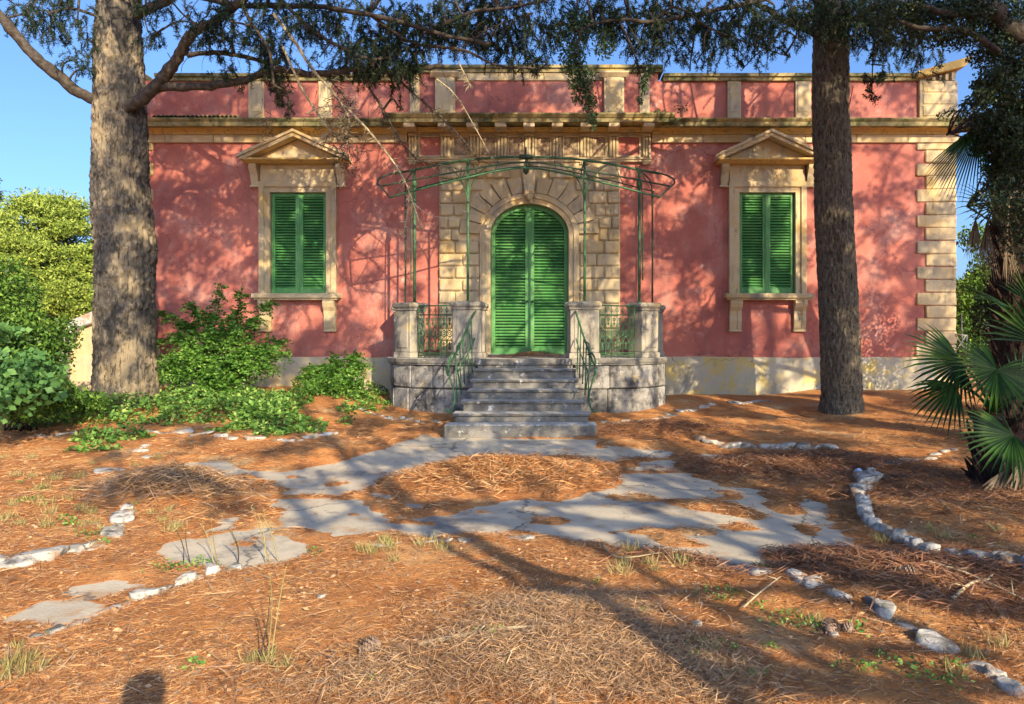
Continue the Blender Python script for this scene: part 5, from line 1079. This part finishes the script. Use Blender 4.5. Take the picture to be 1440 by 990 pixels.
tag(mk('needle_scatter', blades('needle_scatter', np.stack([X, Y, Zs+.008], -1), np.stack([np.cos(a), np.sin(a), a*0+.05], -1), NR.uniform(.05, .12, n), .007*np.ones(n), N=np.tile([0., 0., 1.], (n, 1))), M['darklit']), 'loose needles caught at the backs of the stone treads', 'needles', kind='stuff')
# long twigs
def ground_twig(label, pts, r=.008, mat='deadwood', name='fallen_twig'):
    q = []
    for (px, py) in pts: x, y = gp(px, py); q.append((x, y, float(gz(x, y)[0])+.02+R.uniform(0, .02)))
    b = MB(); q = spline(q, 4); b.tube(q, [r*(1-.6*i/len(q)) for i in range(len(q))], 5)
    for p in q[3::4]: d = Vector((R.uniform(-1, 1), R.uniform(-1, 1), .25)).normalized(); b.tube([p, p+d*.08], [r*.5, r*.2], 4)
    tag(b.out(name, M[mat]), label, 'twig')
ground_twig('long pale forked twig across the twig heap at the bottom centre', [(590, 945), (700, 935), (800, 925), (900, 890)], .012)
ground_twig('straight pale stick standing out at the very bottom centre', [(690, 950), (700, 968), (712, 990)], .01)
ground_twig('grey curved twig on the shadowed right part of the heap', [(880, 900), (940, 940), (985, 985)], .008)
ground_twig('thin pale twig lying right of the bottom centre near the weeds', [(1045, 875), (1070, 855), (1098, 838)], .007)
ground_twig('pale branch at the right edge below the grey kerb stones', [(1340, 870), (1365, 855), (1392, 848)], .014)
ground_twig('long thin twig in the dark litter near the right edge', [(1300, 830), (1360, 845), (1440, 868)], .008)
ground_twig('thin twig lying on the palm bed', [(1318, 722), (1340, 742), (1352, 758)], .008)
ground_twig('short pale twig on the needle mound of the path', [(668, 672), (700, 662), (726, 655)], .01)
ground_twig('dark branch lying behind the curving grey kerb', [(1230, 684), (1270, 682), (1295, 680)], .02, 'limb')
ground_twig('branching twig at the front of the path right of the middle', [(845, 775), (870, 800), (930, 792)], .008)
ground_twig('small pale forked stick in the dark litter right of the path', [(1045, 668), (1070, 660), (1085, 672)], .012)
ground_twig('pale twig resting across the middle steps shadow at left', [(980, 755), (1000, 745), (1018, 748)], .006)
# debris: cones, plastic
def cone_mesh():
    b = MB(); b.lathe((0, 0, 0), [(.008, -.045), (.022, -.035), (.03, -.01), (.026, .02), (.012, .045)], 8)
    for i in range(70):
        t = i/70; z = -.045+.09*t; r = .034*math.sin(min(1, t*1.15+.12)*PI)**.6+.006; a = i*2.4; o = Vector((math.cos(a), math.sin(a), 0)); sd_ = Vector((-math.sin(a), math.cos(a), 0)); c = Vector((0, 0, z))
        b.add([c+o*r*.5-sd_*.005, c+o*r*.5+sd_*.005, c+o*(r+.008)+sd_*.009+Vector((0, 0, .010)), c+o*(r+.008)-sd_*.009+Vector((0, 0, .010)), c+o*(r+.006)+Vector((0, 0, .004))], [(0, 1, 2, 3), (3, 2, 4)])
    return b.mesh('pine_cone')
cm = cone_mesh(); cm.materials.append(M['cone'])
for px, py, s, lb in [(522, 940, 1.1, 'open grey pine cone lying at the bottom left of the twig heap'), (1168, 905, 1.0, 'grey pine cone among weeds right of the bottom centre'), (1278, 842, 1.1, 'weathered pine cone in the litter near the right-hand kerb stones'), (1192, 905, .7, 'small pine cone beside the larger grey cone at lower right')]:
    x, y = gp(px, py); o = mk('pine_cone', cm, None, None, (x, y, float(gz(x, y)[0])+.03), (1.2, R.uniform(0, 3), R.uniform(0, 6)), (s, s, s)); tag(o, lb, 'pine cone', 'fallen pine cones')
x, y = gp(1208, 680); b = MB(); z = float(gz(x, y)[0])
vs = []; n = 9
for j, (r, h) in enumerate([(.05, 0), (.055, .03), (.04, .075), (.015, .085)]):
    for k in range(n): a = 2*PI*k/n; vs.append((x+r*math.cos(a)*R.uniform(.8, 1.2), y+r*math.sin(a)*R.uniform(.8, 1.2), z+.01+h*R.uniform(.8, 1.2)))
b.add(vs, [(j*n+k, j*n+(k+1) % n, (j+1)*n+(k+1) % n, (j+1)*n+k) for j in range(3) for k in range(n)]+[tuple(range(3*n, 4*n))]); tag(b.out('plastic_scrap', M['bluepl']), 'crumpled pale blue plastic scrap beside the start of the curving kerb', 'litter')
for px, py, r, lb in [(612, 853+30, .018, 'tiny white pebble in the open needles left of the heap'), (452, 851, .03, 'white pebble in the open needles of the left foreground'), (936, 782, .035, 'white pebble at the front edge of the path near the middle'), (1172, 905+5, .03, 'round grey stone near the pine cones at lower right'), (980, 900, .03, 'tan stone on the needles right of the heap'), (310, 612, .025, 'small white pebble near the far row of stones')]:
    x, y = gp(px, py); me = rock_mesh(r, r*.8, r*.8, int(px)); me.materials.append(M['rock']); tag(mk('pebble', me, None, None, (x, y, float(gz(x, y)[0])+r*.3)), lb, 'pebble')
# weeds
def weed_mesh(kind, seed):
    rr = np.random.RandomState(seed); n = {0: 26, 1: 46, 2: 60}[kind]
    if kind == 2: D_ = np.stack([rr.randn(n)*.45, rr.randn(n)*.45, np.ones(n)], -1); C_ = np.stack([rr.randn(n)*.03, rr.randn(n)*.03, np.zeros(n)], -1); L_ = rr.uniform(.08, .22, n); W_ = .006*np.ones(n)
    else:
        r = .035 if kind == 0 else .06; C_ = np.stack([rr.randn(n)*r, rr.randn(n)*r, rr.rand(n)*.05+.005], -1); D_ = np.stack([rr.randn(n), rr.randn(n), rr.rand(n)*.9+.1], -1); L_ = rr.uniform(.02, .04, n); W_ = L_*.55
    return blades('weed', C_, D_, L_, W_)
WM = [[weed_mesh(k, 50+k*7+i) for i in range(4)] for k in range(3)]
for k, l in enumerate(WM):
    for me in l: me.materials.append(M['grass'] if k == 2 else M['cover'])
spots = [(840, 835, 0), (905, 890, 0), (1000, 850, 1), (1015, 862, 0), (1070, 872, 0), (1085, 930, 0), (1095, 895, 1), (1135, 895, 0), (1178, 960, 0), (1215, 965, 0), (1282, 968, 1), (1030, 935, 0), (1060, 970, 1), (970, 950, 1), (1010, 975, 0), (1110, 880, 1), (1150, 900, 0), (985, 930, 0), (700, 935, 0), (688, 940, 0), (955, 800, 0), (1030, 850, 1), (270, 960, 0), (520, 985, 0), (100, 750, 1), (125, 765, 1), (142, 775, 0), (60, 700, 1), (30, 690, 0), (110, 725, 0), (40, 720, 1), (90, 745, 0), (1300, 790, 0), (1370, 770, 0), (440, 790, 0), (240, 808, 1), (255, 800, 0), (285, 798, 1), (780, 750, 0), (1205, 905, 0), (1330, 985, 1), (1345, 960, 0), (780, 860, 0), (1240, 945, 0)]
for i, (px, py, k) in enumerate(spots):
    x, y = gp(px, py); o = mk('weed', WM[k][i % 4], None, None, (x, y, float(gz(x, y)[0])), (0, 0, R.uniform(0, 6)), (R.uniform(.5, .95),)*3); reg = 'at the left side of the garden' if px < 300 else 'in the shaded lower right foreground' if (px > 840 and py > 820) else 'around the middle of the foreground' if px > 430 and py > 780 and px < 840 else 'at the front edge of the concrete path' if px < 860 else 'near the palm bed and kerb at the right'
    tag(o, 'small green weed sprouting from the needles '+reg, 'weed', 'small green weeds '+reg)
gs = [(R.uniform(0, 260), R.uniform(650, 760)) for k in range(40)]+[(R.uniform(480, 640), R.uniform(770, 800)) for k in range(9)]+[(R.uniform(870, 1080), R.uniform(780, 830)) for k in range(8)]+[(20, 930), (35, 950), (10, 960), (15, 975), (50, 965), (350, 950), (380, 950), (395, 960), (1240, 770), (1330, 770), (1400, 760), (1310, 760), (1150, 890), (1000, 940), (1370, 945), (1400, 930), (1350, 975), (270, 800), (700, 985)]
gC, gD, gL = [], [], []
for (px, py) in gs:
    x, y = gp(px, py); n_ = 45; sc_ = R.uniform(.35, .8); gC.append(np.array([x, y, float(gz(x, y)[0])])+np.stack([NR.randn(n_)*.035, NR.randn(n_)*.035, np.zeros(n_)], -1)*sc_*1.4); gD.append(np.stack([NR.randn(n_)*.5, NR.randn(n_)*.5, np.ones(n_)], -1)); gL.append(NR.uniform(.07, .2, n_)*sc_)
gC = np.concatenate(gC); tag(mk('dry_grass', blades('dry_grass', gC, np.concatenate(gD), np.concatenate(gL), .0042), M['grass']), 'sparse dry grass growing through the needle litter', 'grass', kind='stuff')
def stalk(label, px, py, h, lean, n=3, mat='grass'):
    x, y = gp(px, py); z = float(gz(x, y)[0]); b = MB(); C_, D_ = [], []
    for k in range(n):
        l = lean+R.uniform(-.15, .15); q = spline([(x+R.uniform(-.03, .03), y+R.uniform(-.03, .03), z), (x+l*h*.4, y, z+h*.5), (x+l*h, y-.03, z+h*R.uniform(.8, 1))], 5); b.tube(q, [.004, .004, .0038, .0035, .003, .003, .0028, .0025, .002, .002, .0015][:len(q)], 4)
        for p in q[4:]: C_ += [tuple(p)]*2; D_ += [(R.uniform(-1, 1), R.uniform(-1, 1), .5) for _ in range(2)]
    o = b.out('weed_stalk', M[mat]); tag(o, label, 'weed')
    mk('leaf', blades('leaf', C_, D_, np.full(len(C_), .016), .006), M['grass'], o)
stalk('tall thin dry stalk standing alone in the left foreground', 382, 950, .50, .12, 2); stalk('dark bare stalk leaning beside the tall dry one in the left foreground', 372, 948, .38, -.05, 1, 'limb')
for i, (px, py, h, lb) in enumerate([(300, 797, .38, 'thin weed stalk in front of the left concrete patch, leftmost of its row'), (340, 795, .3, 'short dark weed stalk in front of the left concrete patch'), (375, 792, .45, 'tallest yellow weed stalk before the left concrete patch'), (388, 790, .42, 'yellow weed stalk beside the tallest one by the concrete patch'), (262, 796, .26, 'small dark weed stalk at the left tip of the concrete patch')]): stalk(lb, px, py, h, -.1, 2, 'grass' if i in (0, 2, 3) else 'limb')
# ------------------------------------------------------------------ trees behind the viewer whose crowns dapple house and ground
SV = Vector((.52, -1, .50))
WALLMAP = ["9988779996565454567", "9987668995434344554", "9984438985433333455", "9886637986545433567", "9887746887667544579", "8877634776667555579", "9978533554564456579", "9986444634684445579", "9977555864675535578"]
GMAP = [(560, 610, "555689965656"), (610, 650, "546778999889"), (650, 700, "355632388999"), (700, 750, "133102113789"), (750, 800, "011000000358"), (800, 850, "000000000257"), (850, 900, "000000000012"), (900, 990, "000000000011")]
clumps = []
def hidden(c, r):
    if c.y < .3: return True
    return VY-(c.z-r-EYE)/c.y*F < -25 or (c.x-r)/c.y*F+VX > 1500
def add_clumps(area, c, sample, smin, smax, r=.24):
    lam = -math.log(max(.04, 1-c))*area/(PI*r*r*.62); k = int(lam)+(R.random() < lam-int(lam))
    for _ in range(k):
        t = sample(); s_ = R.uniform(smin, smax); rr = r*R.uniform(.7, 1.4)
        while not hidden(Vector(t)+SV*s_, rr*1.3): s_ += .5
        clumps.append((Vector(t)+SV*s_, rr))
for j, row in enumerate(WALLMAP):
    for i, ch in enumerate(row):
        x0, y0 = 200+60*i, 90+50*j; add_clumps((60/69.3)*(50/69.3)*1.0, int(ch)/9*.86, lambda: (xw(R.uniform(x0, x0+60)), WY, zw(R.uniform(y0, y0+50))), 6.5, 11.5)
for (ya, yb, row) in GMAP:
    for i, ch in enumerate(row):
        if ch == '0': continue
        def smp():
            x, y = gp(R.uniform(120*i, 120*i+120), R.uniform(ya, yb)); return (x, y, 0.0)
        q = [gp(120*i, ya), gp(120*i+120, ya), gp(120*i+120, yb), gp(120*i, yb)]; area = abs((q[1][0]-q[0][0]+q[2][0]-q[3][0])/2*(q[0][1]-q[3][1]))*.45
        add_clumps(area, int(ch)/9*(.74 if ch in '789' else .45), smp, 7, 13, .22)
for (x0, x1, y0, y1, d, cov) in [(138, 215, 330, 560, 12.5, .5), (138, 205, 90, 330, 12.5, .55), (1150, 1210, 200, 580, 12.5, .8), (1145, 1192, 0, 200, 12.5, .7), (620, 690, 430, 600, 12.6, .5), (1360, 1450, 60, 420, 8.6, .8), (1290, 1450, 420, 700, 7.6, .2), (1200, 1360, 0, 110, 10.5, .4)]:
    add_clumps((x1-x0)*(y1-y0)/83.**2, cov, lambda: P(R.uniform(x0, x1), R.uniform(y0, y1), d), 8, 13, .2)
SL = [([(700, 782), (850, 845), (1060, 940)], 6, .05), ([(1020, 792), (1130, 815), (1250, 845), (1440, 872)], 6.5, .11), ([(1000, 855), (1180, 930), (1300, 985)], 5.5, .04), ([(1060, 868), (1200, 925), (1400, 985)], 5.5, .035), ([(880, 645), (1000, 700), (1130, 768)], 9, .05),
      ([(640, 716), (720, 738), (810, 762)], 9, .045), ([(745, 705), (830, 735), (900, 770)], 9, .08), ([(560, 650), (520, 690), (610, 745)], 9.5, .05), ([(1100, 838), (1220, 872), (1350, 925)], 6, .05), ([(450, 665), (480, 700), (560, 745)], 9.5, .04),
      ([(850, 650), (950, 690), (1080, 730), (1210, 780)], 9, .09), ([(900, 715), (990, 745), (1100, 790)], 8.5, .06), ([(690, 712), (740, 730), (830, 768)], 9, .07), ([(960, 650), (1100, 690), (1230, 730)], 9, .07), ([(390, 680), (420, 710), (440, 740)], 9.5, .06), ([(590, 745), (650, 790), (760, 850)], 7, .05), ([(930, 830), (1040, 880), (1180, 960)], 6, .03)]
roots = [(4.0, -3.2, .11, 15.5), (9.5, -6.5, .24, 17), (15.0, -5.5, .26, 18), (5.4, -4.6, .07, 11), (10, -2.4, .10, 12)]
blabels = ['slim tall pine behind the viewpoint whose trunk shadow crosses the foreground', 'thick pine behind the viewpoint, in the middle of its row', 'thickest pine behind the viewpoint, furthest to the right', 'sapling pine behind the viewpoint with the thinnest trunk', 'young pine behind the viewpoint on the right']
cells = {}
for c, r in clumps: cells.setdefault((round(c.x/1.9), round(c.y/1.9), round(c.z/1.5)), []).append((c, r))
per = [[] for _ in roots]
for key, l in cells.items():
    cen = sum((c for c, r in l), Vector())/len(l); i = min(range(3), key=lambda k: math.hypot(cen.x-roots[k][0], cen.y-roots[k][1])); per[i].append((cen, l))
for i, (x, y, r, h) in enumerate(roots):
    t = thing('pine_tree', blabels[i], 'tree', (x, y, 0)); b = MB(); n = 14
    b.tube([(x+math.sin(k*.7+i)*.07, y+math.cos(k*.6+i)*.07, -.1+(h+.1)*k/n) for k in range(n+1)], [r*(1-.7*k/n) for k in range(n+1)], 10); b.out('trunk', M['bark2'], t)
    if i > 2:
        q, e = leaf_clump((x, y, h), (1, 1, .6), 700); o = mk('crown', blades('crown', q, e, np.full(700, .14), .09), M['needles'], t); o['kind'] = 'stuff'; continue
    b = MB(); C_, D_ = [], []
    for (pl, s_, rad) in (SL if i == 0 else []):
        q = []
        for (a_, b_) in pl: gx, gy = gp(a_, b_); q.append(Vector((gx, gy, 0))+SV*s_)
        q = spline(q, 5); q = [p+Vector((R.uniform(-.04, .04), R.uniform(-.04, .04), R.uniform(-.03, .03))) for p in q]; b.tube(q, [rad*R.uniform(.7, 1.1) for _ in q], 6)
        e = min(q, key=lambda p: math.hypot(p.x-x, p.y-y)); b.tube([Vector((x, y, e.z+.6)), e], [.05, .035], 5)
        for p in (q if s_ > 8 else []): a_, e_ = leaf_clump(p, (.10+rad, .10+rad, .08), 14); C_.append(a_); D_.append(e_)
    nodes = [Vector((x, y, z_)) for z_ in np.arange(5, h-.4, .7)]
    for cen, l in sorted(per[i], key=lambda q: math.hypot(q[0].x-x, q[0].y-y)):
        e = min(nodes, key=lambda p: (p-cen).length); b.tube(spline([e, (e+cen)/2+Vector((R.uniform(-.1, .1), R.uniform(-.1, .1), .12)), cen], 3), [.030, .028, .026, .024, .022, .020, .018], 5); nodes.append(cen)
        for c, rr in l:
            b.tube([cen, c], [.010, .004], 3); m = max(8, int(70*(rr/.24)**2)); q, e = leaf_clump(c, rr, m, .75); C_.append(q); D_.append(e)
    b.out('branch', M['limb'], t)['kind'] = 'stuff'; C_ = np.concatenate(C_); D_ = np.concatenate(D_); o = mk('crown', blades('crown', C_, D_, NR.uniform(.06, .12, len(C_)), .055), M['needles'], t); o['kind'] = 'stuff'
    print('crown leaves', len(C_))
# the photographer, whose shadow lies at the lower left
pe = MB(); ph = thing('person', 'person standing at the viewpoint with raised hands, seen only as a shadow', 'person', (0, -.35, 0))
me = bpy.data.meshes.new('body'); J = [(0, -.4, .95), (0, -.4, 1.2), (0, -.4, 1.5), (0, -.24, 1.6), (0, -.2, 1.74), (0, -.2, 1.86),
     (.2, -.4, 1.48), (.32, -.35, 1.25), (.12, -.12, 1.42), (-.2, -.4, 1.48), (-.32, -.35, 1.25), (-.12, -.12, 1.42), (.1, -.4, .9), (.13, -.38, .5), (.14, -.4, .06), (-.1, -.4, .9), (-.13, -.38, .5), (-.14, -.4, .06), (.15, -.26, .03), (-.15, -.26, .03)]
E = [(0, 1), (1, 2), (2, 3), (3, 4), (4, 5), (2, 6), (6, 7), (7, 8), (2, 9), (9, 10), (10, 11), (0, 12), (12, 13), (13, 14), (0, 15), (15, 16), (16, 17), (14, 18), (17, 19)]
RAD = [.17, .16, .15, .06, .105, .08, .07, .05, .035, .07, .05, .035, .1, .065, .045, .1, .065, .045, .035, .035]
me.from_pydata(J, E, []); o = mk('body', me, M['cloth'], ph); o.modifiers.new('skin', 'SKIN'); o.modifiers.new('sub', 'SUBSURF').levels = 1; o.modifiers['sub'].render_levels = 2
for v, r in zip(me.skin_vertices[0].data, RAD): v.radius = (r, r)
me.skin_vertices[0].data[0].use_root = True
for s in (-1, 1):
    b = MB()
    for k in range(4): b.tube([(s*(.10-.0*k), -.11, 1.40+.018*k), (s*(.07), -.075, 1.405+.018*k), (s*.045, -.08, 1.405+.018*k)], [.009, .008, .006], 6)
    b.tube([(s*.11, -.12, 1.44), (s*.08, -.11, 1.47), (s*.06, -.095, 1.475)], [.011, .009, .007], 6); b.out('fingers', M['skin'], ph)
